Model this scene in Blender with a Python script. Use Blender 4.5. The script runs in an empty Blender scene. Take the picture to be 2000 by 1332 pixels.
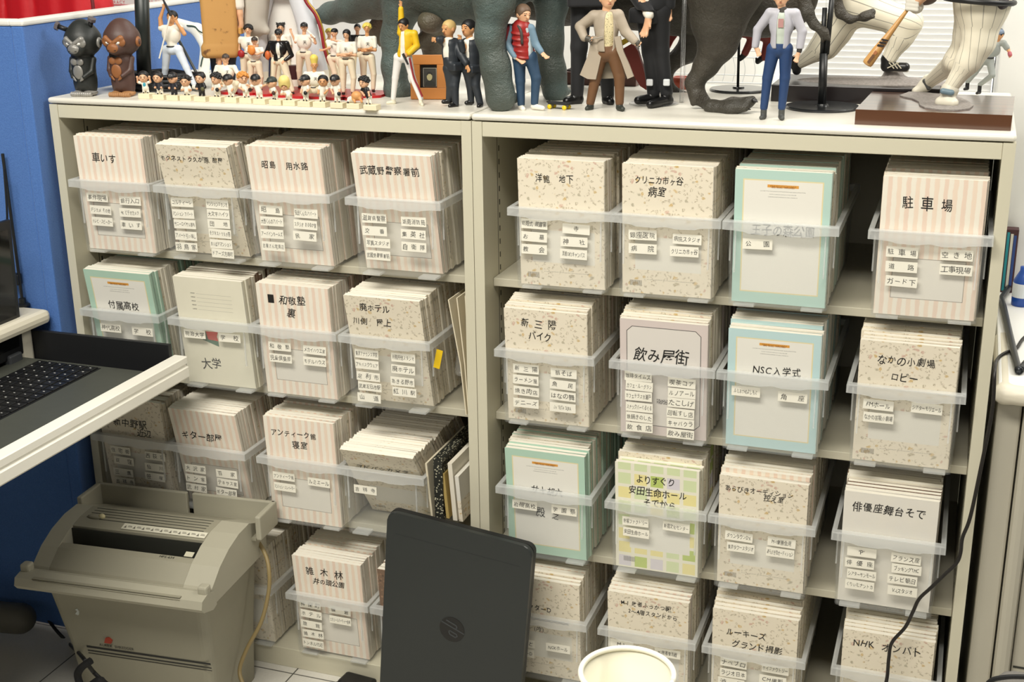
import bpy, math, random
import numpy as np
from mathutils import Matrix, Vector
SC = bpy.context.scene
COL = SC.collection
random.seed(7)
RNG = np.random.default_rng(7)

# ------------------------------------------------------------------ camera
CAM = np.array([0.82408, -2.11395, 1.52976])
YAW, PITCH, ROLL, FPX = 0.34221, -0.31664, -0.0125, 2502.43
def cam_axes():
    cy, sy, cp, sp = math.cos(YAW), math.sin(YAW), math.cos(PITCH), math.sin(PITCH)
    f = np.array([-sy*cp, cy*cp, sp]); r = np.array([cy, sy, 0.0]); u = np.cross(r, f)
    cr, sr = math.cos(ROLL), math.sin(ROLL)
    return np.array([cr*r+sr*u, -sr*r+cr*u, f])
AX = cam_axes()
cd = bpy.data.cameras.new('camera'); cam = bpy.data.objects.new('camera', cd); COL.objects.link(cam)
cd.sensor_width = 36.0; cd.lens = FPX/2000*36.0; cd.clip_start = 0.05; cd.clip_end = 50
m = Matrix.Identity(4)
for i in range(3):
    m[i][0] = AX[0][i]; m[i][1] = AX[1][i]; m[i][2] = -AX[2][i]; m[i][3] = CAM[i]
cam.matrix_world = m
SC.camera = cam

# ------------------------------------------------------------------ world, lamps, exposure
w = bpy.data.worlds.new('world'); SC.world = w; w.use_nodes = True
w.node_tree.nodes['Background'].inputs[0].default_value = (0.95, 0.97, 1.0, 1)
w.node_tree.nodes['Background'].inputs[1].default_value = 0.07
def area(name, loc, target, sx, sy, power, col):
    ld = bpy.data.lights.new(name, 'AREA'); ld.shape = 'RECTANGLE'; ld.size = sx; ld.size_y = sy
    ld.energy = power; ld.color = col
    o = bpy.data.objects.new(name, ld); COL.objects.link(o); o.location = loc
    o.rotation_euler = (Vector(target)-Vector(loc)).to_track_quat('-Z', 'Y').to_euler()
    return o
area('ceiling_lamp_far', (0.0, -5.2, 2.75), (0.2, 0, .6), 3.2, 1.2, 34, (1.0, 0.955, 0.86))
area('ceiling_lamp_middle', (-0.05, -2.0, 3.4), (0.05, -0.3, 0.3), 2.2, 0.6, 124, (1.0, 0.955, 0.86))
area('ceiling_lamp_right', (1.95, 0.12, 2.75), (-.2, 0.12, 1.2), 0.3, 0.8, 26, (1.0, 0.97, 0.90))
area('ceiling_lamp_back', (0.45, 0.75, 2.7), (0.55, 1.1, 0.9), 1.9, 0.3, 22, (1.0, 0.985, 0.95))
SC.view_settings.view_transform = 'Standard'
SC.view_settings.look = 'None'
SC.view_settings.gamma = 1.0
SC.view_settings.use_curve_mapping = False
SC.view_settings.exposure = 0.04
SC.cycles.transparent_max_bounces = 24
SC.cycles.max_bounces = 8

# ------------------------------------------------------------------ pixel -> point on a world plane at true depth
def ray(u, v):
    return AX.T @ np.array([(u-1000)/FPX, -(v-666)/FPX, 1.0])
def hit(u, v, ax, val):
    d = ray(u, v); t = (val-CAM[ax])/d[ax]; return CAM+t*d
def PY(u, v, y): return hit(u, v, 1, y)
def PZ(u, v, z=1.2088): return hit(u, v, 2, z)
def PX(u, v, x): return hit(u, v, 0, x)
def mpp(p): return float((np.array(p)-CAM) @ AX[2])/FPX      # metres per pixel at a point
TOPZ = 1.2088

# ------------------------------------------------------------------ object helpers
def lin(h):
    if isinstance(h, str):
        h = h.lstrip('#'); c = [int(h[i:i+2], 16)/255 for i in (0, 2, 4)]
        return tuple((x/12.92 if x <= .04045 else ((x+.055)/1.055)**2.4) for x in c)
    return tuple(h[:3])
def tag(o, label=None, cat=None, group=None, kind=None):
    if label: o['label'] = label
    if cat: o['category'] = cat
    if group: o['group'] = group
    if kind: o['kind'] = kind
    return o
def thing(name, loc, label, cat, group=None, rz=0.0):
    o = bpy.data.objects.new(name, None); COL.objects.link(o); o.location = [float(x) for x in loc]
    o.rotation_euler = (0, 0, rz); o.empty_display_size = .02
    return tag(o, label, cat, group)
def mesh_data(name, V, F, mats, mi=None, smooth=False):
    me = bpy.data.meshes.new(name)
    V = np.asarray(V, dtype=np.float32)
    me.from_pydata(V.tolist(), [], [list(map(int, f)) for f in F])
    for mm in (mats if isinstance(mats, (list, tuple)) else [mats]): me.materials.append(mm)
    if mi is not None: me.polygons.foreach_set('material_index', np.asarray(mi, dtype=np.int32))
    if smooth: me.polygons.foreach_set('use_smooth', np.ones(len(me.polygons), dtype=bool))
    me.update(); return me
def obj(name, G, mats, parent=None, loc=None, smooth=False, mi=None):
    """G=(V,F) in world coordinates (parent: unrotated thing). The mesh is stored relative to its own origin."""
    V, F = np.asarray(G[0], dtype=float), G[1]
    base = np.array(parent.location) if parent is not None and loc is None else np.zeros(3)
    if loc is not None: base = np.array(loc, dtype=float)
    par = parent
    if parent is not None and parent.parent is not None and loc is None:
        base = base + np.array(parent.parent.location)
    me = mesh_data(name, V-base, F, mats, mi, smooth)
    o = bpy.data.objects.new(name, me); COL.objects.link(o)
    if par is not None: o.parent = par
    elif loc is not None: o.location = [float(x) for x in loc]
    return o
def root(name, G, mats, label, cat, group=None, smooth=False, mi=None, base=None):
    V = np.asarray(G[0], dtype=float)
    if base is None: base = np.array([V[:, 0].mean(), V[:, 1].mean(), V[:, 2].min()])
    o = obj(name, G, mats, None, loc=base, smooth=smooth, mi=mi)
    return tag(o, label, cat, group)
def joinG(*Gs):
    V, F, n = [], [], 0
    for v, f in Gs:
        V.append(np.asarray(v, dtype=float)); F += [[i+n for i in q] for q in f]; n += len(v)
    return np.concatenate(V), F
def xf(G, M):
    V = np.asarray(G[0]); M = np.array(M)
    return V @ M[:3, :3].T + M[:3, 3], G[1]
def rotM(axis, ang, c=(0, 0, 0)):
    c = Vector(c); return Matrix.Translation(c) @ Matrix.Rotation(ang, 4, axis) @ Matrix.Translation(-c)
def box(a, b, bev=0.0):
    """axis aligned box between corners a,b with chamfered/rounded edges"""
    a, b = np.minimum(a, b).astype(float), np.maximum(a, b).astype(float)
    if bev <= 0:
        V = [(x, y, z) for x in (a[0], b[0]) for y in (a[1], b[1]) for z in (a[2], b[2])]
        return np.array(V), [(0, 1, 3, 2), (4, 6, 7, 5), (0, 4, 5, 1), (2, 3, 7, 6), (0, 2, 6, 4), (1, 5, 7, 3)]
    import bmesh
    bm = bmesh.new(); bmesh.ops.create_cube(bm, size=1)
    for v in bm.verts:
        v.co = Vector([(a[i]+b[i])/2+v.co[i]*(b[i]-a[i]) for i in range(3)])
    bmesh.ops.bevel(bm, geom=list(bm.edges), offset=bev, segments=2, profile=.5, affect='EDGES')
    return bmG(bm)
def bmG(bm):
    bm.verts.index_update()
    V = np.array([v.co[:] for v in bm.verts]); F = [[v.index for v in f.verts] for f in bm.faces]; bm.free(); return V, F
def prism(poly, axis, a, b):
    """2D polygon extruded along axis from a to b. axis 'y': poly (x,z); 'x': poly (y,z); 'z': poly (x,y)"""
    n = len(poly); V = []
    for t in (a, b):
        for p, q in poly:
            V.append({'y': (p, t, q), 'x': (t, p, q), 'z': (p, q, t)}[axis])
    F = [list(range(n)), list(range(2*n-1, n-1, -1))]+[[i, n+i, n+(i+1) % n, (i+1) % n] for i in range(n)]
    ar = sum(poly[i][0]*poly[(i+1) % n][1]-poly[(i+1) % n][0]*poly[i][1] for i in range(n))
    flip = (ar > 0) == (b > a)
    if axis == 'y': flip = not flip
    if flip: F = [f[::-1] for f in F]
    return np.array(V), F
def tube(path, r, n=8, closed=False):
    P = np.asarray(path, dtype=float); R = np.ones(len(P))*r if np.isscalar(r) else np.asarray(r, dtype=float)
    T = np.gradient(P, axis=0); T /= np.linalg.norm(T, axis=1)[:, None]+1e-12
    ref = np.array([0, 0, 1.0]) if abs(T[0][2]) < .9 else np.array([1.0, 0, 0])
    V = []; N = np.cross(ref, T[0])
    for i in range(len(P)):
        N = N-T[i]*(N@T[i]); N /= np.linalg.norm(N)+1e-12; B = np.cross(T[i], N)
        for k in range(n):
            a = 2*math.pi*k/n; V.append(P[i]+R[i]*(math.cos(a)*N+math.sin(a)*B))
    F = [[i*n+k, i*n+(k+1) % n, (i+1)*n+(k+1) % n, (i+1)*n+k] for i in range(len(P)-1) for k in range(n)]
    F += [list(range(n))[::-1], [(len(P)-1)*n+k for k in range(n)]]
    return np.array(V), F
def spline(pts, n=8):
    P = np.asarray(pts, dtype=float); out = []
    Q = np.vstack([2*P[0]-P[1], P, 2*P[-1]-P[-2]])
    for i in range(1, len(Q)-2):
        for t in np.linspace(0, 1, n, endpoint=False):
            a, b, c, d = Q[i-1], Q[i], Q[i+1], Q[i+2]
            out.append(.5*((2*b)+(-a+c)*t+(2*a-5*b+4*c-d)*t*t+(-a+3*b-3*c+d)*t**3))
    out.append(P[-1]); return np.array(out)
def lathe(prof, c, n=32, ax=None):
    V = []; 
    for r, z in prof:
        for k in range(n):
            a = 2*math.pi*k/n; V.append((c[0]+r*math.cos(a), c[1]+r*math.sin(a), c[2]+z))
    m_ = len(prof)
    F = [[i*n+k, i*n+(k+1) % n, (i+1)*n+(k+1) % n, (i+1)*n+k] for i in range(m_-1) for k in range(n)]
    if prof[0][0] > 1e-6: F.append(list(range(n))[::-1])
    if prof[-1][0] > 1e-6: F.append([(m_-1)*n+k for k in range(n)])
    return np.array(V), F
def rrect(x0, z0, x1, z1, r, n=4):
    out = []
    for cx, cz, a0 in ((x1-r, z1-r, 0), (x0+r, z1-r, 90), (x0+r, z0+r, 180), (x1-r, z0+r, 270)):
        for k in range(n+1):
            a = math.radians(a0+90*k/n); out.append((cx+r*math.cos(a), cz+r*math.sin(a)))
    return out
def strokeG(path2, wd, y, M=None):
    """flat ribbon through 2D (x,z) points on plane y"""
    P = np.asarray(path2, dtype=float); T = np.gradient(P, axis=0); T /= np.linalg.norm(T, axis=1)[:, None]+1e-12
    N = np.stack([-T[:, 1], T[:, 0]], 1)*wd/2
    V = [(a[0], y, a[1]) for a in P+N]+[(a[0], y, a[1]) for a in P-N]; n = len(P)
    return np.array(V), [[i, i+1, n+i+1, n+i] for i in range(n-1)]

# ------------------------------------------------------------------ signed-distance modelling (smooth bodies)
def sdf_mesh(prims, h, k, cuts=(), pad=3):
    """prims: ('c',a,b,ra,rb) tapered capsule, ('e',c,(rx,ry,rz)[,R]) ellipsoid, ('b',c,(hx,hy,hz),r[,R]) rounded box"""
    lo = np.full(3, 1e9); hi = -lo; bb = []
    for p in prims:
        if p[0] == 'c':
            a, b = np.array(p[1], float), np.array(p[2], float); r = max(p[3], p[4])
            l, u = np.minimum(a, b)-r, np.maximum(a, b)+r
        elif p[0] == 'e':
            c = np.array(p[1], float); r = max(p[2]) if len(p) > 3 else np.array(p[2]); l, u = c-r, c+r
        else:
            c = np.array(p[1], float); r = np.linalg.norm(p[2])+p[3] if len(p) > 4 else np.array(p[2])+p[3]; l, u = c-r, c+r
        bb.append((l, u)); lo = np.minimum(lo, l); hi = np.maximum(hi, u)
    lo = lo-pad*h; hi = hi+pad*h; n = np.ceil((hi-lo)/h).astype(int)+1
    F = np.full(n, 4*max(k, h)+4*h, dtype=np.float32)
    for p, (l, u) in zip(prims, bb):
        mg = k+2.5*h
        i0 = np.maximum(np.floor((l-mg-lo)/h).astype(int), 0); i1 = np.minimum(np.ceil((u+mg-lo)/h).astype(int)+1, n)
        X = [lo[d]+h*np.arange(i0[d], i1[d]) for d in range(3)]
        G = np.stack(np.meshgrid(*X, indexing='ij'), -1)
        if p[0] == 'c':
            a, b = np.array(p[1], float), np.array(p[2], float); ba = b-a; q = G-a
            t = np.clip((q@ba)/max(ba@ba, 1e-12), 0, 1)
            D = np.linalg.norm(q-t[..., None]*ba, axis=-1)-(p[3]+t*(p[4]-p[3]))
        elif p[0] == 'e':
            q = G-np.array(p[1], float)
            if len(p) > 3: q = q@np.array(p[3])
            r = np.array(p[2], float); k0 = np.linalg.norm(q/r, axis=-1); k1 = np.linalg.norm(q/(r*r), axis=-1)
            D = np.where(k1 > 1e-9, k0*(k0-1)/np.maximum(k1, 1e-9), -r.min())
        else:
            q = G-np.array(p[1], float)
            if len(p) > 4: q = q@np.array(p[4])
            q = np.abs(q)-np.array(p[2]); D = np.linalg.norm(np.maximum(q, 0), axis=-1)+np.minimum(q.max(-1), 0)-p[3]
        sl = tuple(slice(i0[d], i1[d]) for d in range(3)); A = F[sl]
        if k > 0:
            hh = np.clip(.5+.5*(A-D)/k, 0, 1); F[sl] = A*(1-hh)+D*hh-k*hh*(1-hh)
        else: F[sl] = np.minimum(A, D)
    if cuts:
        G = np.stack(np.meshgrid(*[lo[d]+h*np.arange(n[d]) for d in range(3)], indexing='ij'), -1)
        for c in cuts:
            if c[0] == 'p':
                nn = np.array(c[2], float); nn /= np.linalg.norm(nn); F = np.maximum(F, (G-np.array(c[1]))@nn)
            else:
                q = G-np.array(c[1], float); r = np.array(c[2], float)
                F = np.maximum(F, -(np.linalg.norm(q/r, axis=-1)-1)*r.min())
    return snets(F, lo, h)
def snets(F, o, h):
    nx, ny, nz = F.shape; S = F < 0; cnt = np.zeros((nx-1, ny-1, nz-1), int)
    cor = [(i, j, k) for i in (0, 1) for j in (0, 1) for k in (0, 1)]
    for i, j, k in cor: cnt += S[i:nx-1+i, j:ny-1+j, k:nz-1+k]
    mask = (cnt > 0) & (cnt < 8); idx = np.full(mask.shape, -1); C = np.argwhere(mask); idx[mask] = np.arange(len(C))
    acc = np.zeros((len(C), 3)); num = np.zeros(len(C))
    for a in cor:
        for d in range(3):
            if a[d]: continue
            b = list(a); b[d] = 1
            fa = F[C[:, 0]+a[0], C[:, 1]+a[1], C[:, 2]+a[2]]; fb = F[C[:, 0]+b[0], C[:, 1]+b[1], C[:, 2]+b[2]]
            cr = (fa < 0) != (fb < 0); t = np.where(cr, fa/np.where(cr, fa-fb, 1), 0)
            pt = np.tile(np.array(a, float), (len(C), 1)); pt[:, d] += t
            acc += pt*cr[:, None]; num += cr
    V = o+h*(C+acc/num[:, None]); Q = []
    for d in range(3):
        e = [0, 0, 0]; e[d] = 1; o1, o2 = (d+1) % 3, (d+2) % 3
        sl0 = [slice(1, None)]*3; sl0[d] = slice(0, -1); sl1 = [slice(1, None)]*3; sl1[d] = slice(1, None)
        A = S[tuple(sl0)]; B = S[tuple(sl1)]; g = np.argwhere(A != B); off = np.ones(3, int); off[d] = 0; s = A[A != B]; g = g+off
        ok = np.all(g < np.array(idx.shape), axis=1); g = g[ok]; s = s[ok]
        def ci(da, db):
            q = g.copy(); q[:, o1] -= da; q[:, o2] -= db; return idx[q[:, 0], q[:, 1], q[:, 2]]
        q = np.stack([ci(1, 1), ci(0, 1), ci(0, 0), ci(1, 0)], 1); q[~s] = q[~s][:, ::-1]; Q.append(q)
    Q = np.concatenate(Q); Q = Q[(Q >= 0).all(1)]
    return V, Q.tolist()

# ------------------------------------------------------------------ materials
MATS = {}
def mat(name, col, rough=.5, metal=0.0, bump=0.0, bscale=400, var=0.0, vscale=20, spec=.5, coat=0.0, sheen=0.0, emis=None):
    if name in MATS: return MATS[name]
    m_ = bpy.data.materials.new(name); m_.use_nodes = True; nt = m_.node_tree; b = nt.nodes['Principled BSDF']
    c = lin(col); b.inputs['Base Color'].default_value = (*c, 1); b.inputs['Roughness'].default_value = rough
    b.inputs['Metallic'].default_value = metal; b.inputs['Specular IOR Level'].default_value = spec
    b.inputs['Coat Weight'].default_value = coat; b.inputs['Sheen Weight'].default_value = sheen
    tc = nt.nodes.new('ShaderNodeTexCoord')
    if bump:
        n = nt.nodes.new('ShaderNodeTexNoise'); n.inputs['Scale'].default_value = bscale; n.inputs['Detail'].default_value = 4
        nt.links.new(tc.outputs['Object'], n.inputs['Vector'])
        bp = nt.nodes.new('ShaderNodeBump'); bp.inputs['Strength'].default_value = bump; bp.inputs['Distance'].default_value = .002
        nt.links.new(n.outputs['Fac'], bp.inputs['Height']); nt.links.new(bp.outputs[0], b.inputs['Normal'])
    if var:
        n = nt.nodes.new('ShaderNodeTexNoise'); n.inputs['Scale'].default_value = vscale; n.inputs['Detail'].default_value = 5
        nt.links.new(tc.outputs['Object'], n.inputs['Vector'])
        mx = nt.nodes.new('ShaderNodeMix'); mx.data_type = 'RGBA'
        mx.inputs[6].default_value = (*[x*(1-var) for x in c], 1); mx.inputs[7].default_value = (*[min(1, x*(1+var)) for x in c], 1)
        nt.links.new(n.outputs['Fac'], mx.inputs[0]); nt.links.new(mx.outputs[2], b.inputs['Base Color'])
    MATS[name] = m_; return m_
class NT:
    """tiny node-graph builder on local object coordinates"""
    def __init__(s, name, rough=.6):
        s.m = bpy.data.materials.new(name); s.m.use_nodes = True; s.t = s.m.node_tree; s.b = s.t.nodes['Principled BSDF']
        s.b.inputs['Roughness'].default_value = rough
        tc = s.t.nodes.new('ShaderNodeTexCoord'); s.vec = tc.outputs['Object']
        sp = s.t.nodes.new('ShaderNodeSeparateXYZ'); s.t.links.new(s.vec, sp.inputs[0]); s.x, s.y, s.z = sp.outputs
    def put(s, sock, v):
        if isinstance(v, (int, float)): sock.default_value = v
        elif isinstance(v, (tuple, str)): sock.default_value = (*lin(v), 1)
        else: s.t.links.new(v, sock)
    def op(s, o, a, b=None, c=None):
        n = s.t.nodes.new('ShaderNodeMath'); n.operation = o; s.put(n.inputs[0], a)
        if b is not None: s.put(n.inputs[1], b)
        if c is not None: s.put(n.inputs[2], c)
        return n.outputs[0]
    def mix(s, f, a, b):
        n = s.t.nodes.new('ShaderNodeMix'); n.data_type = 'RGBA'; s.put(n.inputs[0], f); s.put(n.inputs[6], a); s.put(n.inputs[7], b); return n.outputs[2]
    def noise(s, sc, det=3, vec=None):
        n = s.t.nodes.new('ShaderNodeTexNoise'); n.inputs['Scale'].default_value = sc; n.inputs['Detail'].default_value = det
        s.t.links.new(vec or s.vec, n.inputs['Vector']); return n.outputs['Fac']
    def voro(s, sc, vec=None):
        n = s.t.nodes.new('ShaderNodeTexVoronoi'); n.inputs['Scale'].default_value = sc
        s.t.links.new(vec or s.vec, n.inputs['Vector']); return n.outputs['Distance'], n.outputs['Color']
    def step(s, a, lo, hi):
        n = s.t.nodes.new('ShaderNodeMapRange'); n.interpolation_type = 'SMOOTHSTEP'; s.put(n.inputs[0], a)
        n.inputs[1].default_value = lo; n.inputs[2].default_value = hi; return n.outputs[0]
    def rect(s, x0, x1, z0, z1, e=.0004):
        a = s.op('MULTIPLY', s.step(s.x, x0-e, x0+e), s.step(s.x, x1+e, x1-e))
        return s.op('MULTIPLY', a, s.op('MULTIPLY', s.step(s.z, z0-e, z0+e), s.step(s.z, z1+e, z1-e)))
    def frame(s, x0, x1, z0, z1, t):
        return s.op('SUBTRACT', s.rect(x0, x1, z0, z1), s.rect(x0+t, x1-t, z0+t, z1-t))
    def sep(s, c):
        n = s.t.nodes.new('ShaderNodeSeparateColor'); s.t.links.new(c, n.inputs[0]); return n.outputs
    def vec3(s, x, y, z):
        n = s.t.nodes.new('ShaderNodeCombineXYZ'); s.put(n.inputs[0], x); s.put(n.inputs[1], y); s.put(n.inputs[2], z); return n.outputs[0]
    def out(s, col, bump=None, strength=.2):
        s.put(s.b.inputs['Base Color'], col)
        if bump is not None:
            bp = s.t.nodes.new('ShaderNodeBump'); bp.inputs['Strength'].default_value = strength; bp.inputs['Distance'].default_value = .002
            s.t.links.new(bump, bp.inputs['Height']); s.t.links.new(bp.outputs[0], s.b.inputs['Normal'])
        return s.m
INK = mat('marker_ink', (.012, .011, .01), .6)
INK2 = mat('thin_pen_ink', (.03, .028, .026), .6)
# ------------------------------------------------------------------ lettering (one glyph mesh per character, cached)
GLY = {}
def glyph(ch, off=0.0):
    key = (ch, off)
    if key in GLY: return GLY[key]
    cu = bpy.data.curves.new('glyph', 'FONT'); cu.body = ch; cu.resolution_u = 3; cu.fill_mode = 'FRONT'; cu.offset = off
    ob = bpy.data.objects.new('glyph', cu); me = ob.to_mesh()
    V = np.array([v.co[:2] for v in me.vertices]).reshape(-1, 2); F = [list(p.vertices) for p in me.polygons]
    ob.to_mesh_clear(); bpy.data.objects.remove(ob); bpy.data.curves.remove(cu)
    GLY[key] = (V, F); return GLY[key]
def textG(s, size, jit=1.0, off=0.0, shear=0.0, rot=0.0, rng=None, squash=1.0):
    """2D lettering centred on 0,0 -> (V2,F)"""
    rng = rng or random.Random(hash(s) % 1000 if False else sum(map(ord, s)))
    x = 0.0; Vs, Fs, n = [], [], 0
    for ch in s:
        wide = ord(ch) > 0x2E80
        if ch in ' \u3000': x += .55*squash; continue
        V, F = glyph(ch, off)
        if len(V) == 0: x += .5*squash; continue
        adv = 1.0 if wide else (V[:, 0].max()-V[:, 0].min()+.12)
        ctr = np.array([(V[:, 0].max()+V[:, 0].min())/2, .36])
        q = (V-ctr)*np.array([squash, 1.0])
        a = math.radians(rng.uniform(-7, 7)*jit); sc = 1+rng.uniform(-.13, .1)*jit
        sh = shear+rng.uniform(-.1, .14)*jit
        q = q*sc; q[:, 0] += q[:, 1]*sh
        q = q@np.array([[math.cos(a), math.sin(a)], [-math.sin(a), math.cos(a)]])
        q = q+np.array([x+adv*squash/2, rng.uniform(-.06, .06)*jit])
        Vs.append(q); Fs += [[i+n for i in f] for f in F]; n += len(q); x += adv*squash*1.02
    if not Vs: return np.zeros((0, 2)), []
    V = np.concatenate(Vs); V[:, 0] -= x/2; V *= size
    if rot:
        c, s_ = math.cos(rot), math.sin(rot); V = V@np.array([[c, s_], [-s_, c]])
    return V, Fs
# ------------------------------------------------------------------ setting: floor, walls, partition
def struct(name, G, mm, smooth=False):
    o = obj(name, G, mm, None, loc=np.asarray(G[0]).mean(0), smooth=smooth); o['kind'] = 'structure'; return o
def floor_mat():
    n = NT('grey_tile_floor', .45)
    gx = n.op('PINGPONG', n.op('ADD', n.x, .13), .25); gy = n.op('PINGPONG', n.op('ADD', n.y, .12), .25)
    line = n.op('MINIMUM', n.step(gx, .0008, .0022), n.step(gy, .0008, .0022))
    sp = n.noise(220, 4); cl = n.noise(6, 3)
    c = n.mix(sp, '#d0cdc4', '#e2dfd6'); c = n.mix(n.op('MULTIPLY', cl, .4), c, '#c2bfb4')
    return n.out(n.mix(line, '#4c4a45', c), sp, .08)
struct('floor', box((-3.2, -3.2, -.02), (2.6, 1.4, 0)), floor_mat())
WALL = mat('white_wall_paint', '#eceae3', .75, bump=.05, bscale=90)
struct('wall_back', box((-3.2, 1.32, 0), (2.6, 1.40, 2.6)), WALL)
struct('wall_right', box((1.52, .30, 0), (1.60, 1.32, 2.6)), mat('right_wall_paint', '#f0efec', .7, bump=.04, bscale=90))

def fabric_blue():
    n = NT('blue_partition_fabric', .95)
    f = n.noise(420, 5); g = n.noise(2.2, 2)
    c = n.mix(f, '#335ba2', '#5b86c6'); c = n.mix(n.op('MULTIPLY', g, .25), c, '#3b66aa')
    n.b.inputs['Sheen Weight'].default_value = .15
    return n.out(c, f, .5)
BLUE = fabric_blue()
TRIM = mat('off_white_trim', '#e6e5df', .45)
par = thing('partition_panel', (-.93, .3, 0), 'blue fabric partition with white top trim running back behind the gorilla figurines', 'partition')
ang = math.atan2(.095, .80)
def par_local(y0, y1, x0, x1, z0, z1, bev=.003):
    G = box((x0, y0, z0), (x1, y1, z1), bev); return xf(G, Matrix.Translation((-.905, -.042, 0)) @ Matrix.Rotation(ang, 4, 'Z'))
obj('fabric_panel', par_local(0, 1.02, -.026, 0, .02, 1.349), BLUE, par)
obj('top_trim', par_local(-.002, 1.02, -.029, .003, 1.349, 1.361, .004), TRIM, par)
par2 = thing('partition_panel', (-1.6, -.02, 0), 'blue fabric partition facing forward beside the desk, under the red jacket', 'partition')
obj('fabric_panel', box((-2.5, -.042, .02), (-.932, -.014, 1.349), .003), BLUE, par2)
obj('top_trim', box((-2.5, -.045, 1.349), (-.933, -.011, 1.361), .004), TRIM, par2)

# ------------------------------------------------------------------ steel cabinets
STEEL = mat('warm_grey_steel', '#cfcab4', .42, bump=.06, bscale=900, spec=.4)
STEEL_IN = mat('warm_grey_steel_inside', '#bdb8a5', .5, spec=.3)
TOPM = mat('cream_cabinet_top', '#e3dfd2', .38, bump=.03, bscale=700)
DEP = .52
SHELF = {'L': [.899, .629, .350, .050], 'R': [.899, .6325, .357, .088]}
def cabinet(side, x0, x1, label):
    t = thing('steel_cabinet', ((x0+x1)/2, 0, 0), label, 'cabinet', 'steel cabinets')
    obj('top_panel', box((x0+.0008, -.004, 1.1975), (x1-.0008, DEP, TOPZ), .0045), TOPM, t, smooth=False)
    for s in (0, 1):
        a = x0+.0006 if s == 0 else x1-.0195
        fl = [(a, 0), (a+.0189, 0), (a+.0189, .012), (a+.0189, DEP-.002), (a, DEP-.002)]
        o = obj('side_panel', prism(fl, 'z', 0.0, 1.1955), STEEL, t)
        xi = a+.0189 if s == 0 else a
        Gs = [box((xi-.0002, .075, .03), (xi+.0004, .0765, 1.165))]
        for k in range(44):
            Gs.append(box((xi-.0004, .083, .08+.025*k), (xi+.0005, .0865, .09+.025*k)))
        obj('shelf_pin_slots', joinG(*Gs), mat('dark_slot', '#3a372f', .7), t)
    obj('back_panel', box((x0+.02, DEP-.006, .02), (x1-.02, DEP-.002, 1.195)), STEEL_IN, t)
    obj('header_rail', box((x0+.0197, .0006, 1.169), (x1-.0197, .03, 1.1952), .0012), STEEL, t)
    obj('base_plinth', box((x0+.0197, .001, 0), (x1-.0197, DEP-.008, .0455), .0012), STEEL, t)
    for z in SHELF[side]:
        if z < .06: continue
        obj('shelf_board', box((x0+.0199, .045, z-.0155), (x1-.0199, DEP-.008, z), .0012), STEEL_IN, t)
    obj('top_underside', box((x0+.0197, .03, 1.188), (x1-.0197, DEP-.008, 1.1945)), STEEL_IN, t)
    return t
cabinet('L', -.9, 0, 'left warm grey steel cabinet whose top carries the baseball figurines')
cabinet('R', 0, .9, 'right warm grey steel cabinet whose top carries the dinosaurs and statues')

# ------------------------------------------------------------------ notebooks
NW, NH, NTK = .158, .232, .0094
def pat_stripe():
    n = NT('pink_striped_cover', .55)
    wob = n.op('MULTIPLY', n.op('SUBTRACT', n.noise(60, 2), .5), .004)
    ph = n.op('MULTIPLY', n.op('ADD', n.x, wob), 2*math.pi/.0142)
    s = n.step(n.op('SINE', ph), -.35, .45)
    s2 = n.op('SINE', n.op('MULTIPLY', n.x, 2*math.pi/.0284))
    pk = n.mix(n.step(s2, -.2, .2), '#e9cdb9', '#edd5bf'); c = n.mix(n.op('MULTIPLY', s, .75), '#f0e9da', pk)
    inn = n.rect(-.054, .058, .030, .098); c = n.mix(inn, c, '#e6e1d6')
    return n.out(n.mix(n.op('SUBTRACT', n.rect(-.0546, .0586, .0294, .0986), n.rect(-.0536, .0576, .0304, .0976)), c, '#8f897c'))
def pat_floral():
    n = NT('floral_print_cover', .55)
    v = n.vec3(n.op('ADD', n.op('ADD', n.x, n.op('MULTIPLY', n.y, .7)), n.op('MULTIPLY', n.noise(45, 2), .02)), 0.0, n.op('ADD', n.z, n.op('MULTIPLY', n.noise(37, 2), .02)))
    d, cc = n.voro(88, v); d2, c2 = n.voro(150, v); r = n.sep(cc); r2 = n.sep(c2)
    bl = n.op('MULTIPLY', n.step(d, .36, .2), n.step(r[1], .35, .4)); ln = n.op('MULTIPLY', n.step(d2, .46, .26), n.step(r2[0], .25, .35))
    det = n.step(n.noise(420, 2, v), .42, .56)
    hue = n.mix(n.step(r[0], .35, .45), '#cfae6c', n.mix(n.step(r[2], .5, .6), '#d0ab98', '#b3aa92'))
    c = n.mix(n.op('MULTIPLY', n.op('MULTIPLY', ln, det), .85), '#ebe1cc', '#b3a68d')
    c = n.mix(n.op('MULTIPLY', bl, n.op('ADD', n.op('MULTIPLY', det, .4), .5)), c, hue)
    c = n.mix(n.rect(-.056, .060, .044, .104), c, '#e8e4d8')
    bars = n.step(n.op('SINE', n.op('ADD', n.op('MULTIPLY', n.x, 4300), n.op('MULTIPLY', n.noise(260, 1), 7))), -.1, .1)
    c = n.mix(n.op('MULTIPLY', n.rect(-.066, -.044, .014, .024), bars), c, '#5a554c')
    tx = n.op('MULTIPLY', n.rect(-.035, .05, .026, .0275), n.step(n.noise(900, 1), .48, .52)); return n.out(n.mix(n.op('MULTIPLY', tx, .7), c, '#8a8274'))
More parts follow.
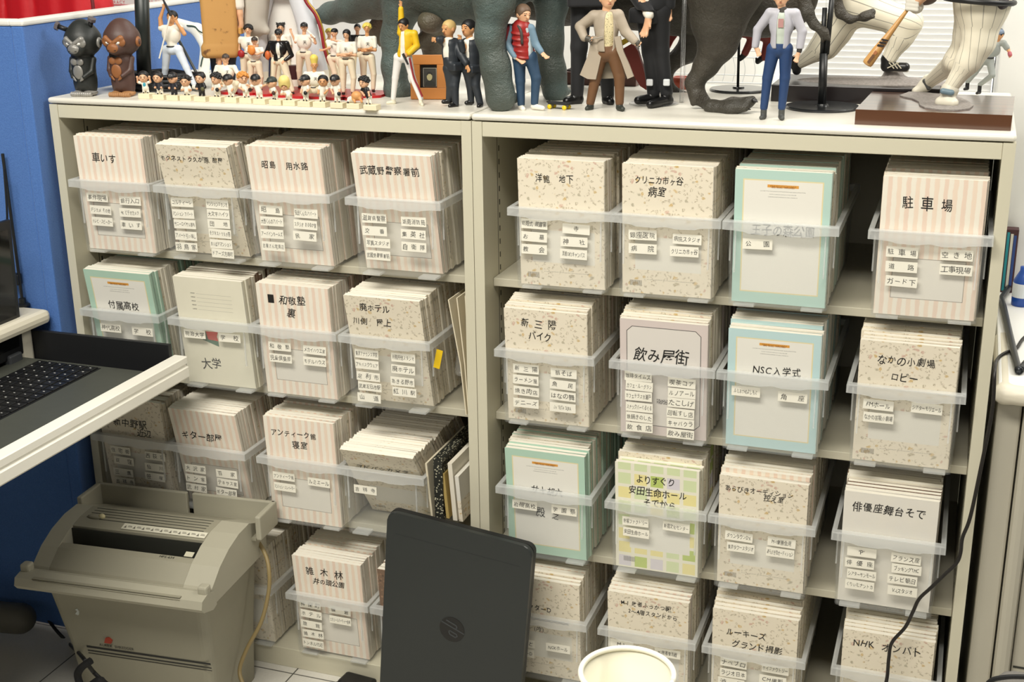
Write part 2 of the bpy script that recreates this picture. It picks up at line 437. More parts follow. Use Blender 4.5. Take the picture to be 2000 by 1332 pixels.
def pat_teal(nm, col):
    n = NT(nm, .55)
    c = n.mix(n.step(n.noise(300, 2), .3, .7), col, col); edge = n.noise(160, 2)
    c = n.mix(n.rect(-.0655, .0655, .0195, .2165, .0008), c, '#e8d9a8'); c = n.mix(n.rect(-.0635, .0635, .0215, .2145), c, '#ece9df')
    c = n.mix(n.rect(-.0255, .0255, .2035, .2085), c, '#e0a046')
    let = n.op('MULTIPLY', n.rect(-.021, .021, .2045, .2075), n.step(n.noise(900, 1), .5, .54)); c = n.mix(n.op('MULTIPLY', let, .8), c, '#9c5f22')
    for z, w_ in ((.1965, .037), (.1915, .022), (.187, .024)):
        tx = n.op('MULTIPLY', n.rect(-w_, w_, z, z+.0013, .0002), n.step(n.noise(1100, 1), .45, .5)); c = n.mix(n.op('MULTIPLY', tx, .75), c, '#8c8a85')
    return n.out(c)
def pat_lime():
    n = NT('green_square_print_cover', .55)
    p = .0305; gx = n.op('ADD', n.x, .0765); cx = n.op('FLOOR', n.op('DIVIDE', gx, p)); cz = n.op('FLOOR', n.op('DIVIDE', n.z, p))
    fx = n.op('FRACT', n.op('DIVIDE', gx, p)); fz = n.op('FRACT', n.op('DIVIDE', n.z, p))
    sq = n.op('MULTIPLY', n.op('MULTIPLY', n.step(fx, .10, .12), n.step(fx, .9, .88)), n.op('MULTIPLY', n.step(fz, .10, .12), n.step(fz, .9, .88)))
    wn = n.t.nodes.new('ShaderNodeTexWhiteNoise'); wn.noise_dimensions = '2D'; n.t.links.new(n.vec3(cx, cz, 0.0), wn.inputs['Vector']); r = n.sep(wn.outputs['Color'])
    hue = n.mix(n.step(r[0], .7, .72), n.mix(n.step(r[1], .5, .52), '#f0e39a', '#d6e2b0'), '#b7cb5e'); hue = n.mix(n.step(r[2], .86, .88), hue, '#d9d3dc')
    c = n.mix(n.op('MULTIPLY', sq, .9), '#efebd8', hue); c = n.mix(n.rect(-.052, .062, .046, .125), c, '#ebe8de')
    bars = n.step(n.op('SINE', n.op('MULTIPLY', n.x, 4300)), -.1, .1)
    return n.out(n.mix(n.op('MULTIPLY', n.rect(-.064, -.042, .014, .025), bars), c, '#5a554c'))
def pat_lilac():
    n = NT('lilac_framed_cover', .55)
    ax = n.op('ABSOLUTE', n.x); az = n.op('ABSOLUTE', n.op('SUBTRACT', n.z, .119))
    def octa(g):
        d = n.op('MAXIMUM', n.op('MAXIMUM', n.op('SUBTRACT', ax, .067-g), n.op('SUBTRACT', az, .1-g)), n.op('SUBTRACT', n.op('ADD', ax, az), .157-g*1.4)); return n.step(d, .0004, -.0004)
    c = n.mix(octa(0), '#d9ccc6', '#55504c'); c = n.mix(octa(.0013), c, '#e1dbd3')
    tx = n.op('MULTIPLY', n.rect(-.012, .012, .066, .076), n.step(n.noise(500, 1), .42, .5)); return n.out(n.mix(tx, c, '#6f6a66'))
def pat_plain(nm, col):
    n = NT(nm, .6); c = n.mix(n.noise(30, 3), col, '#efe9da'); return n.out(n.mix(.25, c, n.mix(n.noise(400, 2), col, '#ded7c4')))
def pat_ruled():
    n = NT('ruled_cream_cover', .6); c = n.mix(n.noise(30, 3), '#ebe6d2', '#e2ddc8')
    for k in range(5):
        z = .198-.0085*k
        c = n.mix(n.op('MULTIPLY', n.rect(-.03, .05, z, z+.0006, .0002), .6), c, '#8f8a7e')
        c = n.mix(n.op('MULTIPLY', n.rect(-.043, -.033, z, z+.002, .0003), n.step(n.noise(1200, 1), .45, .5)), c, '#55514a')
    return n.out(c)
def pat_brown():
    n = NT('brown_print_cover', .6); d, cc = n.voro(150); return n.out(n.mix(n.step(d, .5, .2), '#7d6552', n.mix(n.sep(cc)[0], '#a5846a', '#5f4c3e')))
def page_mat():
    n = NT('cream_page_edges', .8)
    f = n.noise(900, 2, n.vec3(n.op('MULTIPLY', n.x, .05), n.y, n.op('MULTIPLY', n.z, .05)))
    return n.out(n.mix(f, '#e9e3d2', '#f6f1e4'))
PAGE = page_mat()
PAT = {'stripe': pat_stripe(), 'floral': pat_floral(), 'teal': pat_teal('teal_bordered_cover', '#b9d6cb'), 'aqua': pat_teal('aqua_bordered_cover', '#c0dbdb'), 'green': pat_teal('green_bordered_cover', '#b4d3bf'), 'lime': pat_lime(),
       'lilac': pat_lilac(), 'plain': pat_plain('plain_cream_cover', '#e8e0cc'), 'grey': pat_plain('plain_pale_grey_cover', '#e4e1db'), 'ruled': pat_ruled(), 'brown': pat_brown()}
PATWORD = {'stripe': 'pink-striped', 'floral': 'floral-print', 'teal': 'teal-bordered', 'aqua': 'aqua-bordered', 'green': 'green-bordered', 'lime': 'green-squared', 'lilac': 'lilac-framed', 'plain': 'cream', 'grey': 'pale grey', 'ruled': 'ruled cream', 'brown': 'brown'}
def cover_G(t=NTK, c=.0004):
    h = NW/2; r = .003
    U = [(-h, 0), (h-.0015, 0), (h, .0015), (h, t-.0015), (h-.0015, t), (-h, t), (-h, t-c), (h-c, t-c), (h-c, c), (-h, c)]
    return prism(U, 'z', 0, NH)
def pages_G(t=NTK, c=.0004):
    h = NW/2; return box((-h+.0012, c, .001), (h-c, t-c, NH-.0001))
COVER_ME = {k: mesh_data('notebook', *cover_G(), PAT[k]) for k in PAT}
PAGES_ME = mesh_data('pages', *pages_G(), PAGE)

# ------------------------------------------------------------------ translucent plastic boxes
def plastic(name, fac, col, glossy=.12):
    m_ = bpy.data.materials.new(name); m_.use_nodes = True; nt = m_.node_tree; nt.nodes.remove(nt.nodes['Principled BSDF'])
    out = nt.nodes['Material Output']
    tr = nt.nodes.new('ShaderNodeBsdfTransparent'); tr.inputs[0].default_value = (.99, .992, .992, 1)
    df = nt.nodes.new('ShaderNodeBsdfDiffuse'); df.inputs[0].default_value = (*lin(col), 1)
    tl = nt.nodes.new('ShaderNodeBsdfTranslucent'); tl.inputs[0].default_value = (*lin(col), 1)
    gl = nt.nodes.new('ShaderNodeBsdfGlossy'); gl.inputs['Roughness'].default_value = .28
    m1 = nt.nodes.new('ShaderNodeMixShader'); m1.inputs[0].default_value = .2
    nt.links.new(df.outputs[0], m1.inputs[1]); nt.links.new(tl.outputs[0], m1.inputs[2])
    m2 = nt.nodes.new('ShaderNodeMixShader'); m2.inputs[0].default_value = fac
    nt.links.new(tr.outputs[0], m2.inputs[1]); nt.links.new(m1.outputs[0], m2.inputs[2])
    fr = nt.nodes.new('ShaderNodeLayerWeight'); fr.inputs[0].default_value = .5
    pw = nt.nodes.new('ShaderNodeMath'); pw.operation = 'POWER'; pw.inputs[1].default_value = 3.0; nt.links.new(fr.outputs['Facing'], pw.inputs[0])
    mu = nt.nodes.new('ShaderNodeMath'); mu.operation = 'MULTIPLY_ADD'; mu.inputs[1].default_value = glossy*2; mu.inputs[2].default_value = glossy*.15
    nt.links.new(pw.outputs[0], mu.inputs[0])
    m3 = nt.nodes.new('ShaderNodeMixShader'); nt.links.new(mu.outputs[0], m3.inputs[0])
    nt.links.new(m2.outputs[0], m3.inputs[1]); nt.links.new(gl.outputs[0], m3.inputs[2]); nt.links.new(m3.outputs[0], out.inputs[0])
    return m_
PL_BODY = plastic('frosted_clear_plastic', .05, '#f3f5f4', .06)
PL_RIM = plastic('frosted_thick_plastic', .31, '#f4f6f5', .10)
STICK = mat('cream_paper_sticker', '#f2eedf', .7)
BW, BD, BH = .166, .36, .1365
def box_body_G():
    """tapered bin, open top, walls 1.6 mm thick; local: front face y=0"""
    t = .0016; tp = .005; h = BW/2; r = .008
    def ring(e, z, g): return [(p, q, z) for p, q in rrect(-h-e+g, 0-e*.2+g, h+e-g, BD+e-g, r, 3)]
    R = [ring(0, .004, 0), ring(tp, BH, 0), ring(tp, BH, t), ring(0, .0056, t)]
    n = len(R[0]); V = [v for q in R for v in q]
    F = [[a*n+i, a*n+(i+1) % n, (a+1)*n+(i+1) % n, (a+1)*n+i] for a in range(3) for i in range(n)]
    F.append(list(range(n))[::-1]); F.append([3*n+i for i in range(n)])
    return np.array(V), F
def rim_G():
    ho = BW/2+.0115; hi = BW/2+.004
    up, lo = .1515, .1365
    bot = [(-ho, lo), (-ho*.80, lo-.0005), (-ho*.62, lo-.002), (-ho*.55, lo-.0045), (-ho*.2, lo-.0055), (-ho*.08, lo-.0035), (0, lo-.0025), (ho*.08, lo-.0035), (ho*.2, lo-.0055), (ho*.55, lo-.0045), (ho*.62, lo-.002), (ho*.80, lo-.0005), (ho, lo)]
    top = [(ho, up-.003), (ho-.003, up), (-ho+.003, up), (-ho, up-.003)]
    f1 = prism(bot+top, 'y', -.0125, -.0105)
    shelf = box((-ho, -.0125, up-.0022), (ho, .0015, up-.0002))
    g = [f1, shelf]
    for s in (-1, 1):
        g.append(box((s*ho-.001, -.0123, lo), (s*ho+.001, BD+.012, up-.001)))
        g.append(box((min(s*hi, s*ho), 0, up-.0022), (max(s*hi, s*ho), BD+.012, up-.0002)))
    g.append(box((-ho, BD+.010, lo), (ho, BD+.012, up-.001))); g.append(box((-ho, BD, up-.0022), (ho, BD+.012, up-.0002)))
    return joinG(*g)
def ribs_G():
    h = BW/2; out = []
    for s in (-1, 1):
        out.append(box((s*(h-.009)-.0013, -.0042, .062), (s*(h-.009)+.0013, -.0012, .1335)))
        out.append(box((s*(h+.0035)-.001, .02, .075), (s*(h+.0035)+.0015, .0225, .134)))
    return out
def feet_G():
    h = BW/2; return [box((s*(h-.026)-.018, .004+q, 0), (s*(h-.026)+.018, .030+q, .0045), .0012) for s in (-1, 1) for q in (0, BD-.04)]
BODY_ME = mesh_data('bin_body', *box_body_G(), PL_BODY); RIM_ME = mesh_data('rim', *rim_G(), PL_RIM)
RIB_ME = [mesh_data('rib', *g, PL_RIM) for g in ribs_G()]; FOOT_ME = [mesh_data('foot', *g, PL_RIM) for g in feet_G()]
STICK_ME = mesh_data('name_label', *xf(box((-.0248, -.0005, -.0088), (.0248, 0, .0088)), Matrix.Identity(4)), STICK)
def link(name, me, parent, loc=(0, 0, 0), rot=(0, 0, 0)):
    o = bpy.data.objects.new(name, me); COL.objects.link(o); o.parent = parent; o.location = loc; o.rotation_euler = rot; return o
def ink(parent, s, size, loc, m_=INK, rot=0.0, squash=1.0, shear=0.0, off=0.0, jit=1.0, y=-.0004, name='handwriting'):
    V2, F = textG(s, size, jit, off, shear, rot, squash=squash)
    if not F: return None
    V = np.stack([V2[:, 0], np.full(len(V2), y), V2[:, 1]], 1)
    me = mesh_data(name, V, F, m_); return link(name, me, parent, loc)

CR = {'a': (100, 220, 4.44), 'b': (450, 220, 3.917), 'c': (140, 480, 4.44), 'd': (480, 500, 3.917), 'e': (160, 740, 4.44), 'f': (480, 760, 3.917), 'g': (460, 980, 3.784),
      'h': (960, 240, 3.506), 'i': (1400, 260, 3.33), 'j': (960, 540, 3.7), 'k': (1390, 570, 3.416), 'l': (960, 800, 3.7), 'm': (1370, 840, 3.416), 'n': (1000, 1080, 4.0), 'o': (1350, 1080, 3.077)}
# id: (crop, x centre, lean deg, pattern, [titles (text, cx, cy, size)], [stickers (text, cx, cy)])
B = {
'L1.1': ('a', -.763, 3, 'stripe', [('車いす', 460, 395, 78)], [('事件現場', 400, 735), ('銀行入口', 685, 765), ('デジカメ その他', 430, 845), ('4K ビデオカメラ', 685, 868), ('テレビ・スピーカー', 445, 945), ('車 い す', 695, 975)]),
'L1.2': ('a', -.565, 14, 'floral', [('モクネストク久が原 部屋', 1215, 405, 50)], [('コルティーレ', 1135, 778), ('マンションスタジオ', 1440, 795), ('マンション アパート', 1145, 878), ('大文字ハイツ', 1450, 880), ('サニーロイヤル調布', 1160, 968), ('団   地', 1455, 965), ('アパート引っ越し', 1170, 1068), ('モクネストク久が原', 1465, 1050), ('羽 鳥 家', 1175, 1165), ('まいばすマンション', 1475, 1140), ('ドアーズ方南町', 1490, 1222)]),
'L1.3': ('b', -.372, 8, 'stripe', [('昭島  用水路', 415, 405, 62)], [('昭   島', 310, 745), ('安田くんのアパート', 578, 772), ('大西くんのアパート', 318, 832), ('スタジオ まるゆか家', 575, 858), ('アーバインホームズ', 320, 928), ('民   家', 570, 945), ('古屋さん宅周辺', 330, 1022)]),
'L1.4': ('b', -.150, 11, 'stripe', [('武蔵野警察署前', 1215, 445, 66)], [('滋賀県警察', 1100, 808), ('湖南消防局', 1402, 835), ('交   番', 1105, 905), ('集 英 社', 1400, 932), ('写真スタジオ', 1130, 998), ('自 衛 隊', 1405, 1028), ('武蔵野警察署前', 1132, 1092)]),
'L2.1': ('c', -.773, 8, 'green', [('付属高校', 450, 520, 74)], [('神代高校', 340, 712), ('学   校', 615, 745)]),
'L2.2': ('c', -.562, 6, 'ruled', [('大学', 1215, 1022, 95)], [('明治大学', 1068, 765), ('学   校', 1370, 800)]),
'L2.3': ('d', -.375, 4, 'stripe', [('和敬塾', 355, 342, 72), ('裏', 350, 440, 80)], [('和 敬 塾', 260, 692), ('メカイハウエ家', 528, 722), ('児童倶楽部', 268, 782), ('モデルハウス', 528, 808)]),
'L2.4': ('d', -.180, 13, 'floral', [('廃ホテル', 985, 400, 58), ('川側  屋上', 965, 505, 60)], [('東京アナウンス学院', 925, 750), ('刑務所他スタジオ', 1205, 780), ('アキバスクウェア', 928, 832), ('廃ホテル', 1205, 870), ('足 利 市', 938, 922), ('あきる野市', 1200, 962), ('武蔵五日市駅', 950, 1000), ('紅 川 駅', 1215, 1042), ('山   道', 945, 1085)]),
'L3.1': ('e', -.783, 6, 'floral', [('新中野駅', 415, 385, 82), ('近辺', 540, 475, 66)], [('住 宅 街', 335, 620), ('西 荻 窪', 635, 672), ('荻   窪', 365, 710), ('仙   川', 635, 768), ('三   鷹', 360, 810), ('笹   塚', 635, 850), ('吉 祥 寺', 375, 890)]),
'L3.2': ('e', -.599, 12, 'stripe', [('ギター部屋', 1040, 500, 76)], [('大 沢 家', 985, 780), ('百   家', 1255, 825), ('ト ン 家', 990, 865), ('テキサス家', 1265, 905), ('武 村 家', 995, 945), ('ギター部屋', 1255, 985)]),
'L3.3': ('f', -.382, 3, 'stripe', [('アンティーク館', 365, 345, 52), ('寝室', 415, 432, 66)], [('アンティーク館', 292, 668), ('ルミエール', 560, 715), ('マンション・エレベーター', 300, 750)]),
'L3.4': ('f', -.202, 35, 'floral', [('ヨドバシカメラ', 1040, 612, 58)], [('吉 祥 寺', 915, 770)]),
'L4.1': ('g', -.563, 5, 'floral', [], []),
'L4.2': ('g', -.338, 5, 'stripe', [('雑 木 林', 655, 525, 72), ('井の頭公園', 690, 600, 48)], [('神 保 町', 552, 760), ('鎌   倉', 772, 805), ('ホ テ ル', 560, 832), ('エタノールパーティー会場', 775, 878), ('旅   館', 562, 908), ('雑 木 林', 575, 978), ('トンネル付近', 575, 1048)]),
'L4.3': ('g', -.143, 5, 'brown', [], []),
'R1.1': ('h', .168, 4, 'floral', [('洋館  地下', 430, 385, 58)], [('結婚式 披露宴', 292, 692), ('寺', 580, 728), ('お   墓', 290, 780), ('神   社', 565, 815), ('教   会', 290, 865), ('洋館OKSキャンパス', 562, 900)]),
'R1.2': ('h', .357, 4, 'floral', [('クリニカ市ヶ谷', 1145, 395, 52), ('病室', 1135, 470, 68)], [('銀座医院', 1035, 768), ('病院スタジオ', 1340, 798), ('病   院', 1035, 862), ('クリニカ市ヶ谷', 1320, 882)]),
'R1.3': ('i', .550, 4, 'teal', [('王子の森公園', 430, 635, 74)], [('公   園', 265, 722)]),
'R1.4': ('i', .786, 3, 'stripe', [('駐 車 場', 1370, 460, 84)], [('駐 車 場', 1205, 775), ('空 き 地', 1560, 795), ('道   路', 1200, 870), ('工事現場', 1555, 890), ('ガード下', 1200, 965)]),
'R2.1': ('j', .139, 5, 'floral', [('新 三 陽', 340, 345, 72), ('バイク', 350, 435, 62)], [('新 三 陽', 250, 668), ('翁そば', 522, 700), ('ラーメン屋', 248, 748), ('魚   民', 515, 785), ('焼き肉店', 252, 830), ('はなの舞', 515, 865), ('デニーズ', 250, 915), ('LA TESTA DURA', 515, 948)]),
'R2.2': ('j', .357, 5, 'lilac', [('飲み屋街', 1225, 575, 108)], [('珈琲タイムズ', 1060, 722), ('喫茶コア', 1375, 770), ('カフェ・ル・グラン', 1068, 792), ('ルノアール', 1375, 845), ('カフェテラス古瀬戸', 1062, 865), ('たこしげ', 1372, 915), ('スナックバーぐるぐる', 1068, 945), ('回転すし店', 1365, 990), ('鉄鍋きのした', 1068, 1018), ('キャバクラ', 1365, 1062), ('飲 食 店', 1068, 1090), ('飲み屋街', 1365, 1138)]),
'R2.3': ('k', .550, 5, 'aqua', [('NSC入学式', 435, 530, 68)], [('ルミネTHEよしもと', 228, 665), ('角   座', 540, 705)]),
'R2.4': ('k', .770, 5, 'floral', [('なかの小劇場', 1300, 465, 66), ('ロビー', 1285, 575, 64)], [('FMホール', 1112, 755), ('シアターモリエール', 1435, 780), ('なかの芸能小劇場', 1112, 840)]),
'R3.1': ('l', .137, 5, 'green', [('サ十胡六', 400, 590, 64), ('殿', 355, 745, 88), ('之', 465, 772, 60)], [('岩槻高校', 240, 690), ('学 園 祭', 525, 730)]),
'R3.2': ('l', .352, 5, 'lime', [('よりすぐり', 1185, 515, 62), ('安田生命ホール', 1200, 605, 66), ('そでから', 1215, 685, 66)], [('笹塚ファクトリー', 1040, 810), ('新宿文化センター', 1335, 850), ('安田生命ホール', 1045, 890)]),
'R3.3': ('m', .545, 5, 'floral', [('あらびきオーディション', 385, 412, 44), ('控え室', 485, 462, 48)], [('ダウンタウンDX', 250, 710), ('M-1優勝会見', 535, 750), ('東京タワースタジオ', 262, 785), ('あらびき団オーディション', 525, 820)]),
'R3.4': ('m', .763, 5, 'grey', [('俳優座舞台そで', 1250, 535, 72)], [("'P'", 1070, 815), ('フランス座', 1365, 860), ('俳 優 座', 1055, 890), ('ブッキングTMC', 1368, 930), ('シアターサンモール', 1068, 965), ('テレビ朝日', 1340, 1000), ('くりぃむナントカ', 1055, 1035), ('V-1スタジオ', 1340, 1075)]),
'R4.1': ('n', .128, 5, 'floral', [('シアターD', 190, 430, 56), ('(内)', 210, 592, 50)], [('よしもと', 85, 700), ('NGKホール', 360, 745), ('シアターD', 80, 775)]),
'R4.2': ('n', .341, 5, 'floral', [('M-1 敗者ふっかつ戦', 1045, 412, 48), ('2〜4階スタンドから', 1100, 482, 46)], [('M-1', 850, 710), ('M-1敗者復活戦', 1215, 785)]),
'R4.3': ('o', .543, 5, 'floral', [('ルーキーズ', 330, 490, 52), ('グランド撮影', 395, 570, 54)], [('ナベプロ', 255, 662), ('ケイファクトリー', 505, 700), ('ラジオ日本', 252, 725), ('CM撮影', 490, 765), ('渋   公', 240, 778)]),
'R4.4': ('o', .779, 5, 'floral', [('NHK オンバト', 1180, 568, 64)], []),
}
ROWW = ['top shelf', 'second shelf', 'third shelf', 'bottom shelf']; COLW = ['leftmost', 'second', 'third', 'rightmost']
MIXP = {'stripe': ['stripe']*6+['floral', 'plain'], 'floral': ['floral']*6+['plain', 'stripe'], 'teal': ['plain', 'teal', 'floral', 'grey'], 'aqua': ['plain', 'aqua', 'grey', 'floral'], 'green': ['green', 'green', 'plain', 'floral'], 'lime': ['lime', 'plain', 'floral'], 'lilac': ['floral', 'plain', 'lilac'], 'ruled': ['plain', 'brown', 'ruled', 'floral'], 'grey': ['grey', 'plain', 'brown'], 'brown': ['brown', 'plain']}
YB = -.010
stV, stF, stM, stN = [], [], [], 0
PKEYS = list(PAT)
for bid, (cr, xc, lean, pk, titles, stickers) in B.items():
    side, row, coln = bid[0], int(bid[1])-1, int(bid[3])-1
    zb = SHELF[side][row] if not (side == 'L' and row == 3) else .0458
    if zb < .06: zb = .0458
    cabw = 'left' if side == 'L' else 'right'
    where = '%s box, %s, %s cabinet' % (COLW[coln], ROWW[row], cabw)
    if bid == 'L4.1': where = 'box behind the shredder, bottom shelf, left cabinet'
    if bid == 'L4.2': where = 'pink-striped box, bottom shelf, left cabinet'
    if bid == 'L4.3': where = 'box behind the standing laptop, left cabinet'
    if bid == 'R4.1': where = 'leftmost box, bottom shelf, right cabinet'
    yb = YB if bid != 'L4.1' else YB
    bx = thing('storage_box', (xc, yb, zb), 'frosted plastic '+where, 'storage box', 'frosted storage boxes')
    link('bin_body', BODY_ME, bx); link('rim', RIM_ME, bx)
    for me in RIB_ME: link('rib', me, bx)
    for me in FOOT_ME: link('foot', me, bx)
    ox, oy, sc = CR[cr]
    for s, cx, cy in stickers:
        p = hit(ox+cx/sc, oy+cy/sc, 1, yb-.001)
        rr = random.uniform(-.02, .02)
        st = link('name_label', STICK_ME, bx, (p[0]-xc, -.0012, p[2]-zb), (0, rr, 0))
        nch = len(s.replace(' ', ''))+.55*s.count(' '); size = .0112 if nch <= 5 else .0098
        ink(st, s, size, (0, 0, 0), INK2, squash=min(1.0, .0455/(size*nch)), y=-.0007, jit=1.1, off=0.0)
    # notebooks inside
    th = math.radians(lean); y0 = yb+.004+.1515*math.tan(th) if lean > 4 else yb+.0035+.15*math.tan(th)
    zn = zb+.0062; n_in = int((BD-.012-(y0-yb))/NTK/1.02)
    rgb = random.Random(bid)
    for i in range(n_in):
        key = pk if i == 0 else rgb.choice(MIXP[pk])
        yy = y0+i*NTK*1.02/math.cos(th); dx = 0 if i == 0 else rgb.uniform(-.0022, .0022); dz = 0 if i == 0 else rgb.uniform(-.0012, .0022)
        if rgb.random() < .06 and i: dz -= .006
        if side == 'R' and row > 0 and i < 4: dz -= (.0085, .0065, .004, .002)[i]
        ang_ = th*(1 if lean > 20 else max(.5, 1-i*.015))
        if yy+.004 > yb+BD-.008: break
        if i < 9:
            o = bpy.data.objects.new('notebook', COVER_ME[key]); COL.objects.link(o)
            o.location = (xc+dx, yy, zn+max(dz, 0)*.3); o.rotation_euler = (ang_, 0, 0 if i == 0 else rgb.uniform(-.006, .006))
            o.scale = (1, 1, 1+dz/NH)
            link('pages', PAGES_ME, o)
            if i == 0:
                tag(o, PATWORD[key]+' notebook at the front of the '+where, 'notebook', 'front notebooks of the boxes')
                M = Matrix.Translation(o.location) @ Matrix.Rotation(ang_, 4, 'X') @ Matrix.Diagonal((1, 1, 1+dz/NH, 1)); Mi = M.inverted()
                c0 = Mi @ Vector(CAM)
                for s, cx, cy, sz in titles:
                    d0 = Mi.to_3x3() @ Vector(ray(ox+cx/sc, oy+cy/sc)); t_ = -c0.y/d0.y; q = c0+d0*t_
                    ink(o, s, sz/sc*mpp(o.location)*1.12, (q.x, 0, q.z), INK, shear=.5 if bid == 'L3.4' else .05, y=-.0004, jit=1.0, off=.006, squash=.80 if side == 'R' else .92)
                front = o
                if pk in ('teal', 'aqua', 'green'): ink(o, 'BIG BULL AIRLINES', .0042, (0, 0, .2044), mat('banner_brown_print', '#8a4f1c', .6), y=-.0003, jit=0, squash=.95, name='banner_lettering')
                if bid == 'L2.3':
                    q = Mi @ Vector(hit(530, 583, 1, yb)); link('inked_out_block', mesh_data('inked_out_block', *xf(box((-.0075, -.0006, -.0085), (.0055, -.0001, .0085)), Matrix.Translation((q.x, 0, q.z))), INK), o)
                if bid == 'R4.1':
                    G = joinG(*[strokeG([(-.03+.012*k, -.004+.007*((k+j) % 2)) for k in range(8)], .0022, -.0005-.0001*j) for j in range(3)])
                    d0 = Mi.to_3x3() @ Vector(ray(1060, 1210)); t_ = -c0.y/d0.y; q = c0+d0*t_
                    link('scribble', mesh_data('scribble', *G, INK), o, (q.x, 0, q.z))
                if bid == 'L2.2':
                    d0 = Mi.to_3x3() @ Vector(ray(140+1215/4.44, 480+790/4.44)); t_ = -c0.y/d0.y; q = c0+d0*t_
                    G = prism([(-.012, .011), (.016, .012), (.012, .002), (.014, -.008), (-.009, -.006)], 'y', -.0006, -.0002)
                    link('red_flag_print', mesh_data('red_flag_print', *G, mat('faded_red_print', '#c8544a', .6)), o, (q.x, 0, q.z))
                    G = prism([(-.024, .014), (-.012, .011), (-.009, -.006), (.014, -.009), (.014, -.020), (-.022, -.008)], 'y', -.0005, -.0001)
                    link('dark_green_print', mesh_data('dark_green_print', *G, mat('faded_green_print', '#5d7a66', .6)), o, (q.x, 0, q.z))
            else:
                tag(o, 'notebook standing behind the front one in the '+where, 'notebook', 'notebooks in the '+where)
        else:
            M = Matrix.Translation((xc+dx, yy, zn)) @ Matrix.Rotation(ang_, 4, 'X') @ Matrix.Diagonal((1, 1, 1+dz/NH, 1))
            for G, mi in ((cover_G(), PKEYS.index(key)), (pages_G(), len(PKEYS))):
                V, F = xf(G, M); stV.append(V); stF += [[q+stN for q in f] for f in F]; stM += [mi]*len(F); stN += len(V)
so = obj('notebook_filling', (np.concatenate(stV), stF), [PAT[k] for k in PKEYS]+[PAGE], None, loc=(0, .2, .6), mi=stM)
tag(so, 'densely packed notebooks filling the rear of the frosted boxes in both cabinets', 'notebooks', None, 'stuff')
# ------------------------------------------------------------------ room behind and beside the cabinets
def blinds():
    t = thing('window_blind', (.42, 1.22, 1.0), 'closed white horizontal window blind behind the pinstriped statues', 'blind')
    G = []; x0, x1 = .372, .872
    z = 1.0
    while z < 1.62:
        c = Matrix.Translation(((x0+x1)/2, 1.22, z)) @ Matrix.Rotation(math.radians(-76), 4, 'X')
        G.append(xf(box((-(x1-x0)/2, -.0095, -.0004), ((x1-x0)/2, .0095, .0004)), c)); z += .0146
    obj('slats', joinG(*G), mat('white_blind_slat', '#fafaf8', .5), t)
    for x in (.47, .63, .78):
        obj('ladder_cord', tube([(x, 1.212, 1.0), (x, 1.212, 1.62)], .0007, 5), mat('white_cord', '#d9dad6', .7), t)
    t2 = root('window_frame_post', box((.8745, 1.205, .9), (.8845, 1.235, 1.62), .001), mat('black_aluminium', '#1d1f21', .4), 'thin black upright at the right edge of the white blind', 'window post'); 
blinds()
glow = mat('daylight_window_pane', '#ffffff', .3)
WIN = bpy.data.materials.new('bright_daylight'); WIN.use_nodes = True
_e = WIN.node_tree.nodes['Principled BSDF']; _e.inputs['Emission Color'].default_value = (1, .99, .96, 1); _e.inputs['Emission Strength'].default_value = 1.4
wn = struct('window_1', box((.36, 1.30, .95), (.90, 1.318, 1.66)), WIN)
struct('trim_1', joinG(box((.34, 1.27, .93), (.92, 1.32, .95)), box((.34, 1.27, 1.66), (.92, 1.32, 1.68))), TRIM)
struct('wall_column', box((.873, .62, .0), (1.515, 1.0, 2.6), .003), mat('white_column_paint', '#f3f3ef', .7, bump=.03, bscale=60))
WSH = mat('white_shelf_metal', '#dcdedd', .4)
t = thing('wire_shelf', (.02, 1.1, 1.0), 'white wire rack against the wall behind the dark-suited figures', 'rack')
obj('rails', joinG(*[tube([(-.12, y, z), (.36, y, z)], .0016, 6) for y in (1.0, 1.16) for z in (1.155, 1.215)]), WSH, t)
obj('wires', joinG(*[tube(spline([(-.1+.024*k, 1.0, 1.155), (-.094+.024*k, 1.0, 1.185), (-.1+.024*k, 1.0, 1.215)], 4), .0009, 5) for k in range(19)]), WSH, t)
for x in (-.12, .36): obj('leg', tube([(x, 1.08, .0), (x, 1.08, 1.3)], .004, 8), WSH, t)

def redjacket():
    P = [PY(-60, 28, .5), PY(0, 28, .5), PY(60, 25, .5), PY(115, 18, .5), PY(160, 12, .5)]
    pr = []
    for i, p in enumerate(P):
        pr += [('c', p+[0, 0, .16], p+[0, 0, -.20], .045, .062)]
        pr += [('c', p+[.02, -.035, .14], p+[.028, -.045, -.18], .012, .018)]
    p = PY(196, 5, .5); pr += [('c', p+[-.03, 0, .2], p+[.0, 0, -.14], .03, .045)]
    G = sdf_mesh(pr, .007, .018)
    t = thing('hanging_jacket', (-1.2, .5, 1.1), 'bright red jacket hanging behind the white-trimmed blue partition', 'jacket')
    obj('cloth', G, mat('red_polyester', '#c8141f', .55, bump=.15, bscale=120), t, smooth=True)
    obj('zip', tube(spline([PY(176, -20, .43), PY(181, 6, .428), PY(184, 40, .426)], 6), .004, 6), mat('dark_red_fabric', '#6d0b12', .6), t)
redjacket()
p = PY(290, 0, .96)
t = thing('printed_carton', (p[0], .98, 1.2), 'white carton with red print above the partition trim', 'carton')
obj('carton', box((p[0]-.14, .96, 1.20), (p[0]+.085, 1.06, 1.62), .002), mat('white_card', '#efeee9', .6), t)
def ink_w(parent, s, size, x, y, z, m_, jit=.2, name='printed_text'):
    V2, F = textG(s, size, jit); V = np.stack([V2[:, 0]+x, np.full(len(V2), y), V2[:, 1]+z], 1); return obj(name, (V, F), m_, parent)
REDI = mat('red_print', '#d8646a', .6)
